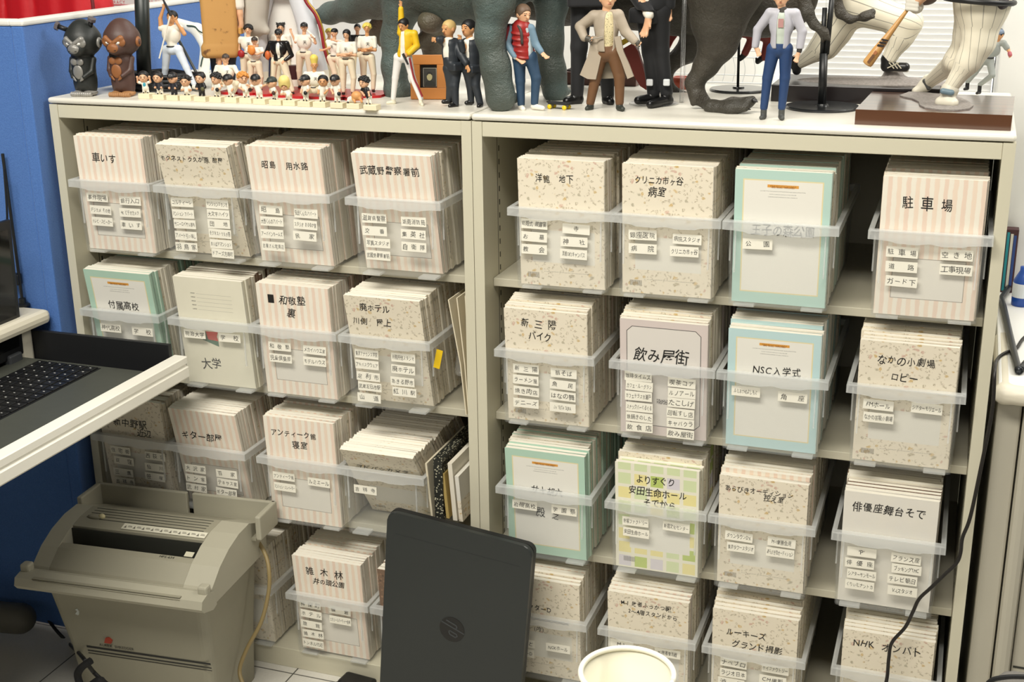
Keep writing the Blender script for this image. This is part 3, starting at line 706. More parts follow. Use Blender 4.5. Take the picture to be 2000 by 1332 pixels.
for s, u in (('PIRACY', 230), ('SUSHI PIRACY', 305)):
    q = PY(u, 4, .959); ink_w(t, s, .013, q[0], .959, q[2], REDI)
obj('red_rule', box((p[0]-.14, .9585, PY(290, 11, .959)[2]), (p[0]+.085, .9593, PY(290, 9, .959)[2])), REDI, t)

# ------------------------------------------------------------------ left desk with pulled-out keyboard tray and laptop
DESKM = mat('beige_desk_laminate', '#dcd5c1', .45, bump=.02, bscale=500)
t = thing('office_desk', (-1.5, -.6, 0), 'beige desk end at the left edge against the blue partition', 'desk')
obj('desk_top', box((-2.3, -1.30, .755), (-.915, -.052, .785), .011), DESKM, t)
obj('bracket', box((-1.02, -.115, .655), (-.948, -.075, .7545), .01), DESKM, t)
obj('leg', box((-1.9, -1.25, .03), (-1.86, -.1, .754), .01), DESKM, t)
obj('foot', sdf_mesh([('c', PY(-120, 1195, -.13), PY(40, 1208, -.13), .036, .034)], .008, .0), mat('dark_grey_desk_foot', '#5d5b52', .6), t, smooth=True)
TRAYW = mat('white_tray_front', '#e9e6da', .4); TRAYK = mat('black_tray_plastic', '#17181a', .5)
t = thing('keyboard_tray', (-.76, -.45, .66), 'pulled-out black tray with a long white front edge', 'tray')
xr = -.592
prof = [(xr-.030, .684), (xr-.030, .7155), (xr-.028, .7175), (xr-.002, .7175), (xr, .7155), (xr, .703), (xr-.0035, .7005), (xr-.0035, .698), (xr+.002, .695), (xr+.002, .676), (xr-.003, .671), (xr-.026, .671)]
obj('tray_front', prism(prof, 'y', -1.15, -.062), TRAYW, t)
obj('tray_base', box((-1.3, -1.14, .672), (xr-.028, -.066, .680)), TRAYK, t)
obj('tray_side', box((-1.3, -.076, .672), (xr-.0305, -.066, .742), .001), TRAYK, t)
obj('tray_side', box((-1.3, -1.14, .672), (xr-.0305, -1.13, .712), .001), TRAYK, t)
LAPK = mat('dark_grey_laptop_plastic', '#42443d', .5, var=.12, vscale=60); KEYK = mat('black_keycap', '#0d0e10', .4)
t = thing('laptop', (-.79, -.34, .681), 'open black laptop lying in the pulled-out tray', 'laptop')
lx0, lx1, ly0, ly1 = -.945, -.640, -.56, -.118
obj('laptop_base', box((lx0, ly0, .681), (lx1, ly1, .699), .003), LAPK, t)
obj('keyboard_well', box((lx0+.050, ly0+.03, .6985), (lx1-.105, ly1-.014, .6997)), mat('black_keyboard_well', '#08090a', .6), t)
nkx, nky = 6, 16
kk = []
for i in range(nkx):
    for j in range(nky):
        x = lx0+.053+i*.0243; y = ly1-.017-j*.0232
        kk.append(obj('key', box((x, y-.0205, .6995), (x+.0215, y, .7025), .0012), KEYK, t))
for k in kk[:60:3]:
    pass
lg = mat('key_legend_white', '#c9c9c4', .6)
rk = random.Random(3)
G = []
for i in range(nkx):
    for j in range(nky):
        x = lx0+.053+i*.0243+.008; y = ly1-.017-j*.0232-.008; q = rk.uniform(.0015, .003)
        G.append(([(x, y-q, .70275), (x+.004, y-q, .70275), (x+.004, y, .70275), (x, y, .70275)], [(0, 1, 2, 3)]))
obj('key_legends', joinG(*G), lg, t)
obj('hinge', box((lx0-.008, ly1-.05, .695), (lx0+.012, ly1-.012, .716), .004), mat('hinge_dark_metal', '#3b3d40', .35), t)
lid = xf(box((-.007, ly0, 0), (.003, ly1, .28), .003), Matrix.Translation((lx0+.002, 0, .706)) @ Matrix.Rotation(math.radians(2.5), 4, 'Y'))
obj('laptop_lid', lid, mat('black_laptop_lid', '#121315', .35), t)
obj('screen', xf(box((.003, ly0+.015, .02), (.0036, ly1-.012, .262)), Matrix.Translation((lx0+.002, 0, .706)) @ Matrix.Rotation(math.radians(2.5), 4, 'Y')), mat('dark_glossy_screen', '#060708', .12), t)
BLK = mat('black_rubber_cable', '#101112', .5)
BLKM = mat('black_powder_coat', '#17191a', .42)
b = PZ(45, 597, .785)
t = thing('microphone_stand', b, 'slim dark rod stand with round foot on the beige desk corner', 'stand')
obj('round_foot', lathe([(.014, 0), (.014, .004), (.0075, .006), (.007, .016), (.004, .017)], b, 20), BLKM, t)
tp = PY(5, 300, b[1]); obj('rod', tube([b+[0, 0, .01], tp], .0032, 8), BLKM, t)
cq = PY(33, 545, b[1]); obj('clamp', box(cq-[.012, .008, .012], cq+[.008, .008, .012], .003), BLKM, t)
obj('cable', tube(spline([PY(8, 330, b[1]-.02), PY(14, 420, b[1]-.02), PY(12, 470, b[1]-.015), PY(20, 500, b[1]-.02), PY(26, 560, b[1]-.01)], 8), .0022, 6), BLK, t)
# cable on the floor and black strap
pts = [PZ(70, 1172, .05), PZ(105, 1225, .02), PZ(140, 1262, .004), PY(160, 1282, -.345), PY(185, 1315, -.345), PY(215, 1340, -.345)]
obj_ = root('power_cable', tube(spline(pts, 8), .004, 8), BLK, 'thin black cable running down from the desk foot past the shredder', 'cable')
q = PY(170, 1300, -.37); 
obj_ = root('black_strap', tube(spline([PY(178, 1290, -.36), PY(158, 1305, -.37), PY(152, 1322, -.37), PY(165, 1345, -.37), PY(195, 1328, -.365), PY(205, 1345, -.36)], 8), .0075, 8), mat('black_webbing', '#0e0e0f', .8), 'black strap looped in front of the shredder', 'strap')

# ------------------------------------------------------------------ paper shredder
SHR = mat('grey_green_shredder_plastic', '#908c7a', .55, bump=.08, bscale=700)
SHR2 = mat('pale_grey_shredder_trim', '#a5a18f', .5, bump=.06, bscale=700)
DRK = mat('dark_marks_and_slot_shade', '#2b2c26', .6)  # prints and lines; on the slot lining it stands in for shade
def shredder():
    L = thing('paper_shredder', (-.655, -.17, 0), 'grey-green paper shredder standing in front of the left cabinet', 'shredder')
    M = Matrix.Translation((-.652, -.045, 0)) @ Matrix.Rotation(math.radians(4.5), 4, 'Z')
    def add(n, G, mm, sm=False): return obj(n, xf(G, M), mm, L, smooth=sm)
    # tapered bin
    def ring(hw, y0, y1, z, r=.018): return [(a, b_, z) for a, b_ in rrect(-hw, y0, hw, y1, r, 4)]
    R = [ring(.150, -.200, -.015, 0), ring(.158, -.215, -.012, .14), ring(.174, -.247, -.010, .305)]
    n = len(R[0]); V = [v for q in R for v in q]; F = [[a*n+i, a*n+(i+1) % n, (a+1)*n+(i+1) % n, (a+1)*n+i] for a in (0, 1) for i in range(n)]+[list(range(n))[::-1], [2*n+i for i in range(n)]]
    add('waste_bin', (np.array(V), F), SHR)
    # head: cheeks and middle with paper slot
    full = [(-.006, .300), (-.006, .362), (-.075, .392), (-.12, .3905), (-.165, .380), (-.205, .362), (-.24, .336), (-.258, .306), (-.25, .300)]
    notch = [(-.006, .300), (-.006, .362), (-.075, .392), (-.12, .3905), (-.150, .3835), (-.153, .325), (-.180, .325), (-.190, .3655), (-.205, .362), (-.24, .336), (-.258, .306), (-.25, .300)]
    add('head_side', prism(full, 'x', -.198, -.160), SHR2); add('head_side', prism(full, 'x', .132, .192), SHR2)
    add('head_cover', prism(notch, 'x', -.1598, .1318), SHR)
    add('slot_shade_lining', joinG(box((-.1598, -.180, .3252), (.1318, -.153, .3262)), box((-.1597, -.1550, .325), (.1317, -.1530, .3800))), DRK)  # dark sheets that paint the shade inside the slot
    # rear tray
    z0, z1 = .352, .404
    for x0, x1 in ((-.198, .012), (.024, .212)): add('rear_tray_wall', box((x0, .004, z0), (x1, .013, z1), .0025), SHR2)
    add('rear_tray_side', box((-.202, -.068, z0), (-.190, .013, z1), .003), SHR2); add('rear_tray_side', box((.201, -.068, z0), (.213, .013, z1), .003), SHR2)
    add('rear_tray_floor', box((-.19, -.07, z0), (.202, .005, z0+.006)), SHR)
    # front grip
    lip = [(-.235, .300), (-.240, .330), (-.262, .339), (-.288, .333), (-.293, .318), (-.285, .308), (-.25, .296)]
    add('front_grip', prism(lip, 'x', -.205, .196), SHR2)
    for k in range(6):
        f_ = k/5; add('grip_ridge', box((-.165, -.290+.006*f_-.0046*(k > 3), .3145+.0042*k), (.15, -.2875+.006*f_, .3157+.0042*k)), SHR)
    for x in (-.205, .176): add('grip_end', box((x, -.270, .334), (x+.02, -.25, .352), .004), SHR2)
    for k in range(5):
        y = -.082-.0105*k; zz = np.interp(-y, [.075, .12, .165], [.392, .3905, .380]); add('vent_line', box((-.145+.03*(k > 2), y-.0008, zz-.001), (.118, y+.0008, zz+.0005)), DRK)
    zs = .3872; sl = Matrix.Translation((.038, -.1365, .3878)) @ Matrix.Rotation(math.radians(13), 4, 'X')
    lab = obj('warning_label', xf(xf(box((-.092, -.0085, 0), (.092, .0085, .0006)), sl), M), mat('pale_label', '#d4d0bd', .6), L)
    G = []
    for k in range(9):
        x = -.088+.02*k
        G.append(([(x, -.005, .0009), (x+.006, -.005, .0009), (x+.003, .003, .0009)], [(0, 1, 2)]))
        G.append(([(x+.008, -.002, .0009), (x+.018, -.002, .0009), (x+.018, -.0006, .0009), (x+.008, -.0006, .0009)], [(0, 1, 2, 3)]))
        G.append(([(x+.008, .001, .0009), (x+.016, .001, .0009), (x+.016, .0022, .0009), (x+.008, .0022, .0009)], [(0, 1, 2, 3)]))
    obj('label_print', xf(xf(joinG(*G), sl), M), mat('grey_print', '#6f6c60', .6), L)
    add('switch', sdf_mesh([('e', (-.125, -.118, .392), (.020, .008, .004))], .0022, 0), SHR, True)
    add('switch_knob', sdf_mesh([('e', (-.112, -.118, .3935), (.007, .0055, .006))], .0015, 0), mat('cream_knob', '#c9bf95', .5), True)
    add('rating_sticker', xf(box((-.009, -.006, 0), (.009, .006, .0007)), Matrix.Translation((.118, -.186, .3705)) @ Matrix.Rotation(math.radians(22), 4, 'X')), mat('pale_sticker', '#bdb9a3', .5))
    V2, F = textG('HPS-634', .0085, .1); G = (np.stack([V2[:, 0]+.078, V2[:, 1]*.93-.1825, .3737+V2[:, 1]*.37+.0012], 1), F)
    G = (np.stack([V2[:, 0]+.075, V2[:, 1]*.92-.196, np.full(len(V2), .0)], 1), F)
    G[0][:, 2] = np.interp(-G[0][:, 1], [.190, .205], [.3655, .362])+.0012; add('model_print', G, DRK)
    def front(x, z): return np.interp(z, [0, .14, .305], [-.200, -.215, -.247])-.0008
    for k, (z, h_) in enumerate(((.150, .005), (.141, .003), (.135, .0018))):
        add('front_stripe', (np.array([(-.115, front(0, z), z), (.160, front(0, z), z), (.160, front(0, z+h_), z+h_), (-.115, front(0, z+h_), z+h_)]), [(0, 1, 2, 3)]), mat('black_print', '#1e1f1c', .6))
    V2, F = textG('AUREX SHREDDER', .0095, .1, squash=.9); z = .1625+V2[:, 1]; add('front_lettering', (np.stack([V2[:, 0]-.045, np.interp(z, [.14, .305], [-.215, -.247])-.001, z], 1), F), DRK)
    add('red_emblem', prism([(-.068, .172), (-.053, .172), (-.050, .179), (-.056, .1855), (-.064, .183)], 'y', -.2265, -.2215), mat('red_emblem', '#9c3a26', .5))
    add('white_chip_mark', prism([(-.118, .236), (-.112, .234), (-.109, .243), (-.112, .249), (-.117, .246), (-.113, .243)], 'y', -.2368, -.233), mat('white_scuff', '#c9cdc8', .6))
    tan = mat('tan_rubber_cord', '#8d7b52', .5)
    pts = [PY(484, 1040, -.05), PY(500, 1052, -.06), PY(519, 1085, -.075), PY(526, 1120, -.09), PY(524, 1160, -.10), PY(510, 1215, -.12), PY(482, 1268, -.14), PY(468, 1310, -.16), PY(478, 1345, -.18)]
    obj('power_cord', tube(spline(pts, 8), .0042, 8), tan, L, smooth=True)
shredder()

# ------------------------------------------------------------------ black laptop standing on its side before the cabinets
def side_laptop():
    s = 1.1644; c = CAM
    o = np.array([-.0171, -.3745, .6082]); Wd, Ln = .258*s, .372*s; a, b_, g = -.054, .0193, -.0821
    X = np.array([math.cos(a), math.sin(a), 0]); Y0 = np.array([-math.sin(a), math.cos(a), 0]); Zv = math.cos(b_)*np.array([0, 0, 1.])+math.sin(b_)*Y0
    X2 = math.cos(g)*X+math.sin(g)*Zv; Z2 = -math.sin(g)*X+math.cos(g)*Zv; N = np.cross(Z2, X2)   # N points to the back (+y)
    TL = c+s*(o-c)
    lo = (TL-Ln*Z2+Wd*X2)[2]; TL = TL-np.array([0, 0, lo-.0015])
    def M(x, y, z): return TL+x*X2+y*N-(Ln-z)*Z2
    if N[1] < 0: N = -N
    T = Matrix(((X2[0], N[0], Z2[0], (TL-Ln*Z2)[0]), (X2[1], N[1], Z2[1], (TL-Ln*Z2)[1]), (X2[2], N[2], Z2[2], (TL-Ln*Z2)[2]), (0, 0, 0, 1)))
    t = thing('laptop', (TL-.5*Ln*Z2+.5*Wd*X2)*[1, 1, 0], 'dark laptop standing on its side on the floor between the cabinets, lid outward', 'laptop')
    LB = mat('black_brushed_lid', '#292d2c', .42, bump=.05, bscale=900, var=.06, vscale=8)
    lidp = rrect(0, 0, Wd, Ln, .019, 6)
    import bmesh
    V, F = prism(lidp, 'y', 0, .010)
    bm = bmesh.new(); vs = [bm.verts.new(v) for v in V]
    for f in F: bm.faces.new([vs[i] for i in f])
    ed = [e for e in bm.edges if abs(e.verts[0].co.y-e.verts[1].co.y) < 1e-6 and e.verts[0].co.y < .001]
    bmesh.ops.bevel(bm, geom=ed, offset=.004, segments=3, profile=.6, affect='EDGES')
    obj('lid', xf(bmG(bm), T), LB, t)
    obj('lid_edge_strip', xf(box((.02, -.0004, Ln-.045), (Wd-.02, .0006, Ln-.0442)), T), mat('lid_seam', '#2c2f30', .4), t)
    B2 = T @ Matrix.Translation((Wd, .0108, 0)) @ Matrix.Rotation(math.radians(0), 4, 'Z') @ Matrix.Translation((-Wd, 0, 0))
    obj('base', xf(prism(rrect(0, .001, Wd, Ln, .016, 5), 'y', 0, .012), B2), mat('black_laptop_base', '#151617', .5), t)
    R = .0265; cx, cz = Wd/2, Ln/2
    disc = [(cx+R*math.cos(2*math.pi*k/40), cz+R*math.sin(2*math.pi*k/40)) for k in range(40)]
    lg_ = obj('round_logo', xf(prism(disc, 'y', -.0006, .0002), T), mat('glossy_black_logo', '#050505', .12), t)
    GL = mat('logo_grey_letters', '#33373a', .4)
    # slanted letter strokes of the emblem, turned a quarter with the laptop
    def st(pts, w_=.0032): return strokeG(pts, w_, -.0009)
    c15 = math.radians(-17)
    def rt(p, q): return (cx+1.25*(p*math.cos(c15)-q*math.sin(c15)), cz+1.25*(p*math.sin(c15)+q*math.cos(c15)))
    G = joinG(st([rt(-.0205, .004), rt(.0205, .004)]), st([rt(-.014, .0105), rt(.004, .0105), rt(.006, .0085), rt(.006, .0055)]), st([rt(-.003, -.0035), rt(.010, -.0035), rt(.012, -.006), rt(.010, -.0095), rt(.0, -.0095), rt(-.0025, -.007), rt(-.003, -.0035)]))
    obj('logo_letters', xf(G, T), GL, t)
side_laptop()
b = PZ(722, 1338, .0)
t = thing('power_adapter', (b[0]-.01, b[1]-.02, 0), 'black power adapter on the floor left of the standing laptop', 'adapter')
obj('brick', xf(box((-.045, -.022, 0), (.03, .022, .022), .006), Matrix.Translation((b[0]-.012, b[1]-.02, 0)) @ Matrix.Rotation(-.1, 4, 'Z')), mat('black_adapter', '#121213', .45), t)
obj('lead', tube(spline([b+[-.055, -.02, .01], b+[-.085, -.05, .006], b+[-.10, -.09, .004], b+[-.06, -.14, .004]], 6), .003, 6), BLK, t)

# ------------------------------------------------------------------ paper cup on a near desk
cc = CAM+1.157*ray(1225, 1310)
zc = .785
t = thing('paper_cup', (cc[0], cc[1], zc), 'white empty paper cup at the bottom edge, seen from above', 'cup')
Rr = 94*1.157/FPX; hcup = cc[2]-zc
pr = [(.0, .004), (Rr*.66, .004), (Rr*.665, 0.0), (Rr*.675, 0), (Rr*.70, .012), (Rr*.955, hcup-.004)]
prof = [(0, .006), (Rr*.655, .006), (Rr*.945, hcup-.003)]
import bmesh as _bm
def lathe2(profile, c, n=64): return lathe(profile, c, n)
obj('cup_wall', lathe([(Rr*.665, 0), (Rr*.955, hcup-.003), (Rr*.94, hcup-.003), (Rr*.65, .006), (0.0001, .006)], (cc[0], cc[1], zc), 64), mat('white_paper_cup', '#d2ceb9', .75, bump=.02, bscale=300), t, smooth=True)
a_ = np.linspace(0, 2*math.pi, 64, endpoint=False)
ringp = [(cc[0]+Rr*.965*math.cos(q), cc[1]+Rr*.965*math.sin(q), cc[2]-.0022) for q in a_]; ringp.append(ringp[0])
obj('rolled_rim', tube(ringp, .0026, 10), mat('white_rolled_rim', '#e9e6d8', .4), t, smooth=True)
t = thing('near_desk', (.3, -1.4, 0), 'beige desk in the foreground carrying the white paper cup, almost out of frame', 'desk')
ND = Matrix.Translation((-.07, -1.217, 0)) @ Matrix.Rotation(math.atan2(.332, 1.0), 4, 'Z')
obj('desk_top', xf(box((-1.1, -.75, .757), (1.25, 0, .785), .006), ND), DESKM, t)  # carries the cup; unseen left length stretched to shade the shredder
for x in (-1.05, 1.2):
    for y in (-.7, -.05): obj('leg', xf(box((x-.02, y-.02, 0), (x+.02, y+.02, .757), .004), ND), DESKM, t)

# ------------------------------------------------------------------ right desk, its things, and the cable
t = thing('office_desk', (1.35, .45, 0), 'white-topped desk with rounded beige edge right of the right cabinet', 'desk')
obj('desk_top', box((.913, .006, .768), (1.5, .618, .799), .004), mat('white_desk_top', '#f2f1ec', .35), t)
obj('edge_band', sdf_mesh([('c', (.924, .010, .7835), (1.5, -.055, .7835), .0165, .0165), ('c', (.924, .010, .7835), (.924, .3, .7835), .0165, .0165)], .004, .006), DESKM, t, smooth=True)
PANM = mat('grey_beige_panel', '#b7b2a2', .5, bump=.05, bscale=600)
obj('side_panel', box((.916, .03, 0), (.955, .60, .767), .004), PANM, t)
obj('front_panel', box((.9575, .012, 0), (.985, .60, .767), .010), PANM, t)
obj('pedestal', box((.987, .03, .03), (1.48, .60, .767), .004), PANM, t)
for z in (.27, .52): obj('drawer_gap', box((.99, .0285, z), (1.47, .031, z+.003)), DRK, t)
b = PZ(1972, 497, .799); b[1] = .585; p0 = PY(1972, 497, .585)
t = thing('small_picture_box', (p0[0], .6, .799), 'small dark picture box on the white desk by the column', 'box')
zt = PY(1972, 448, .585)[2]
obj('box_body', box((p0[0]-.013, .585, .799), (p0[0]+.013, .612, zt), .001), mat('dark_maroon_card', '#4b2a2c', .5), t)
for k, (dx, c_) in enumerate(((-.006, '#2e9aa5'), (.001, '#e2e0d2'), (.007, '#34508f'))):
    obj('printed_bottle', box((p0[0]+dx-.0025, .5842, .803), (p0[0]+dx+.0025, .5849, zt-.006-.003*k)), mat('print_'+c_[1:], c_, .5), t)
p0 = PY(1996, 515, .50)
t = thing('detergent_bottle', (p0[0], .5, .799), 'blue and white bottle cut by the right edge of the photo', 'bottle')
obj('bottle_body', lathe([(.001, 0), (.017, 0), (.018, .003), (.018, .05), (.012, .062), (.008, .07), (.008, .078), (.001, .078)], (p0[0]+.006, .5, .799), 24), mat('blue_bottle_plastic', '#1f4fa8', .3), t, smooth=True)
obj('bottle_label', lathe([(.0184, .018), (.0184, .046)], (p0[0]+.006, .5, .799), 24), mat('white_label', '#e8eef5', .5), t)
P = [PZ(2040, 462, .83), PZ(2000, 517, .815), PZ(1957, 584, .807), PZ(1972, 650, .807), PZ(1989, 721, .807), PZ(2010, 700, .807), PZ(2040, 665, .807)]
P = [PZ(2050, 440, .83), PZ(2000, 517, .815), PZ(1962, 574, .808), PZ(1956, 586, .807), PZ(1960, 600, .807), PZ(1986, 712, .807), PZ(1992, 720, .807), PZ(2000, 714, .807), PZ(2050, 655, .807)]
t = root('tube_stand', tube(spline(P, 6), .0062, 12), mat('dark_grey_tube', '#33363a', .3, metal=.6), 'bent dark metal tube stand lying on the white desk', 'stand', smooth=True)
pts = [PZ(2040, 630, .806), PZ(2000, 660, .803), PZ(1985, 680, .803), PZ(1962, 690, .803), PZ(1948, 702, .803)]
pts += [PY(1943, 720, -.012), PY(1938, 800, -.020), PY(1915, 917, -.020), PY(1895, 1010, -.026), PY(1880, 1050, -.028), PY(1876, 1080, -.030), PY(1868, 1100, -.032), PY(1845, 1122, -.034), PY(1818, 1148, -.036), PY(1795, 1170, -.036), PY(1783, 1195, -.036), PY(1768, 1225, -.036), PY(1742, 1255, -.040), PY(1736, 1285, -.044), PY(1733, 1320, -.05), PY(1728, 1345, -.06)]
root('power_cable', tube(spline(pts, 6), .0031, 8), mat('brown_black_cable', '#1d1916', .45), 'black cable hanging from the white desk across the lower right boxes', 'cable', smooth=True)
q = PY(1985, 1327, -.35)
t = thing('chair_seat', (q[0]+.1, -.35, 0), 'grey mesh chair cushion with black edging at the bottom right corner', 'chair')
obj('cushion', sdf_mesh([('b', q+[.11, .012, -.05], (.11, .012, .015), .03)], .008, 0), mat('grey_mesh_fabric', '#7d7a74', .9, bump=.4, bscale=900), t, smooth=True)
q0 = PY(1932, 1332, -.43); q1 = PY(1960, 1323, -.43); q2 = PY(2000, 1322, -.43); q3 = PY(2060, 1326, -.43)
obj('black_edging', tube(spline([q0+[-.01, 0, -.03], q0, q1, q2, q3], 6), .0035, 8), BLK, t)
obj('stem', lathe([(.02, 0), (.02, q[2]-.09)], (q[0]+.11, -.30, 0), 16), BLKM, t)

# ------------------------------------------------------------------ extra papers in the left cabinet
CREAM = mat('cream_envelope', '#dcd2b8', .7, var=.1, vscale=30)
for k in range(5):
    x = -.0295+.0034*k; lean_ = -.03+.012*k
    pl = [(x, 0), (x+.0022, 0), (x+.0022+lean_*.3, .10), (x+.0022+lean_, .235-.004*abs(k-2)), (x+lean_, .235-.004*abs(k-2)), (x+lean_*.3, .10)]
    G = prism([(a, b_+.632) for a, b_ in pl], 'y', .012+.004*k, .2)
    root('paper_envelope', G, CREAM, 'cream paper envelope standing at the right end of the second shelf, left cabinet', 'envelope', 'envelopes on the second shelf')
q = PY(866, 693, .03)
root('index_tab', xf(box((-.0065, -.0006, -.019), (.0065, .0, .019)), Matrix.Translation((q[0], -.016+.02, q[2])) @ Matrix.Rotation(.22, 4, 'Y')), mat('yellow_sticky_tab', '#e8c117', .5), 'yellow sticky tab at the right side of the rightmost second-shelf box', 'sticky tab')
PBAG = plastic('thin_clear_bag', .10, '#f2f2ee', .3)
root('plastic_bag', sdf_mesh([('c', (-.055, .05, .705), (-.042, .06, .80), .010, .012), ('c', (-.045, .05, .80), (-.022, .07, .775), .009, .006)], .004, .01), PBAG, 'clear crumpled plastic bag tucked beside the upright envelopes', 'bag', smooth=True)
DFL = NT('dark_floral_folder', .6); d_, c_ = DFL.voro(190); DFL = DFL.out(DFL.mix(DFL.step(d_, .38, .2), '#23241f', '#c3bfa5'))
def leaning(name, u0, v0, u1, v1, y0, y1, th_, m_, label, cat, lift=0):
    a, b_ = PY(u0, v0, y0), PY(u1, v1, y0)     # foot and head of the leaning sheet seen on its front edge
    pl = [(a[0], a[2]), (a[0]+th_, a[2]), (b_[0]+th_, b_[2]), (b_[0], b_[2])]
    return root(name, prism(pl, 'y', y0, y1), m_, label, cat)
leaning('folder', 850, 1012, 846, 895, .0, .25, .018, DFL, 'dark floral folder beside the rightmost third-shelf box, left cabinet', 'folder')
leaning('folder', 842, 1010, 830, 905, -.004, .2, .004, CREAM, 'thin cream folder left of the dark floral folder', 'folder')
leaning('folder', 872, 1012, 862, 925, .004, .22, .006, mat('ochre_folder', '#b9a060', .6), 'ochre folder standing right of the dark floral one', 'folder')
leaning('folder', 885, 1016, 874, 905, .01, .24, .009, PAT['plain'], 'cream booklet leaning on the ochre folder', 'folder')
leaning('folder', 897, 1018, 888, 930, .012, .26, .008, PAT['floral'], 'pale floral booklet nearest the middle post, left cabinet', 'folder')
# ------------------------------------------------------------------ figurines on the cabinet tops
def nrm(v): v = np.asarray(v, float); return v/(np.linalg.norm(v)+1e-12)
def camyaw(p): return math.atan2(CAM[0]-p[0], p[1]-CAM[1])
SKIN = mat('painted_skin', '#e2b08a', .5); SKIN2 = mat('painted_skin_tan', '#d39a68', .5)
WHITEF = mat('painted_white', '#eee9db', .55, var=.05, vscale=80); CREAMF = mat('painted_cream', '#e3d6bb', .6, var=.07, vscale=60)
BLACKF = mat('painted_black', '#1b1b1c', .45); HAIRB = mat('black_hair_paint', '#1c1b1b', .5); BLOND = mat('blond_hair_paint', '#e6cf63', .5)
EYEW = mat('eye_white', '#f3f1ea', .35); LIPM = mat('lip_paint', '#b2644f', .5)
def legattr(o, segs):
    me = o.data; n = len(me.vertices); co = np.zeros(n*3, np.float32); me.vertices.foreach_get('co', co)
    co = co.reshape(-1, 3)+np.array(o.matrix_basis.translation if o.parent is None else o.parent.location)
    best = np.full(n, 1e9); ang_ = np.zeros(n)
    for a, b, r in segs:
        a, b = np.array(a), np.array(b); ba = b-a; q = co-a; t = np.clip(q@ba/(ba@ba), -.3, 1.3); d = q-t[:, None]*ba; dist = np.linalg.norm(d, axis=1)-r
        ax = nrm(ba); u = nrm(np.cross(ax, [0, 1, 0.01])); v = np.cross(ax, u); an = np.arctan2(d@v, d@u)
        m_ = dist < best; best[m_] = dist[m_]; ang_[m_] = an[m_]
    at = me.attributes.new('wrap', 'FLOAT', 'POINT'); at.data.foreach_set('value', ang_.astype(np.float32))
def pinstripe(name, base, line, k, wd=.86):
    n = NT(name, .7); at = n.t.nodes.new('ShaderNodeAttribute'); at.attribute_name = 'wrap'
    s = n.op('SINE', n.op('MULTIPLY', at.outputs['Fac'], k)); c = n.mix(n.noise(60, 3), base, lin(base)); f = n.noise(30, 4)
    return n.out(n.mix(n.op('MULTIPLY', n.step(s, wd, wd+.08), .75), c, line), f, .35)
PIN = pinstripe('cream_pinstripe_cloth', '#e6dfca', '#4b4a45', 11, .93)
PIN2 = pinstripe('ivory_pinstripe_cloth', '#ece5d0', '#3f3d38', 13, .94)
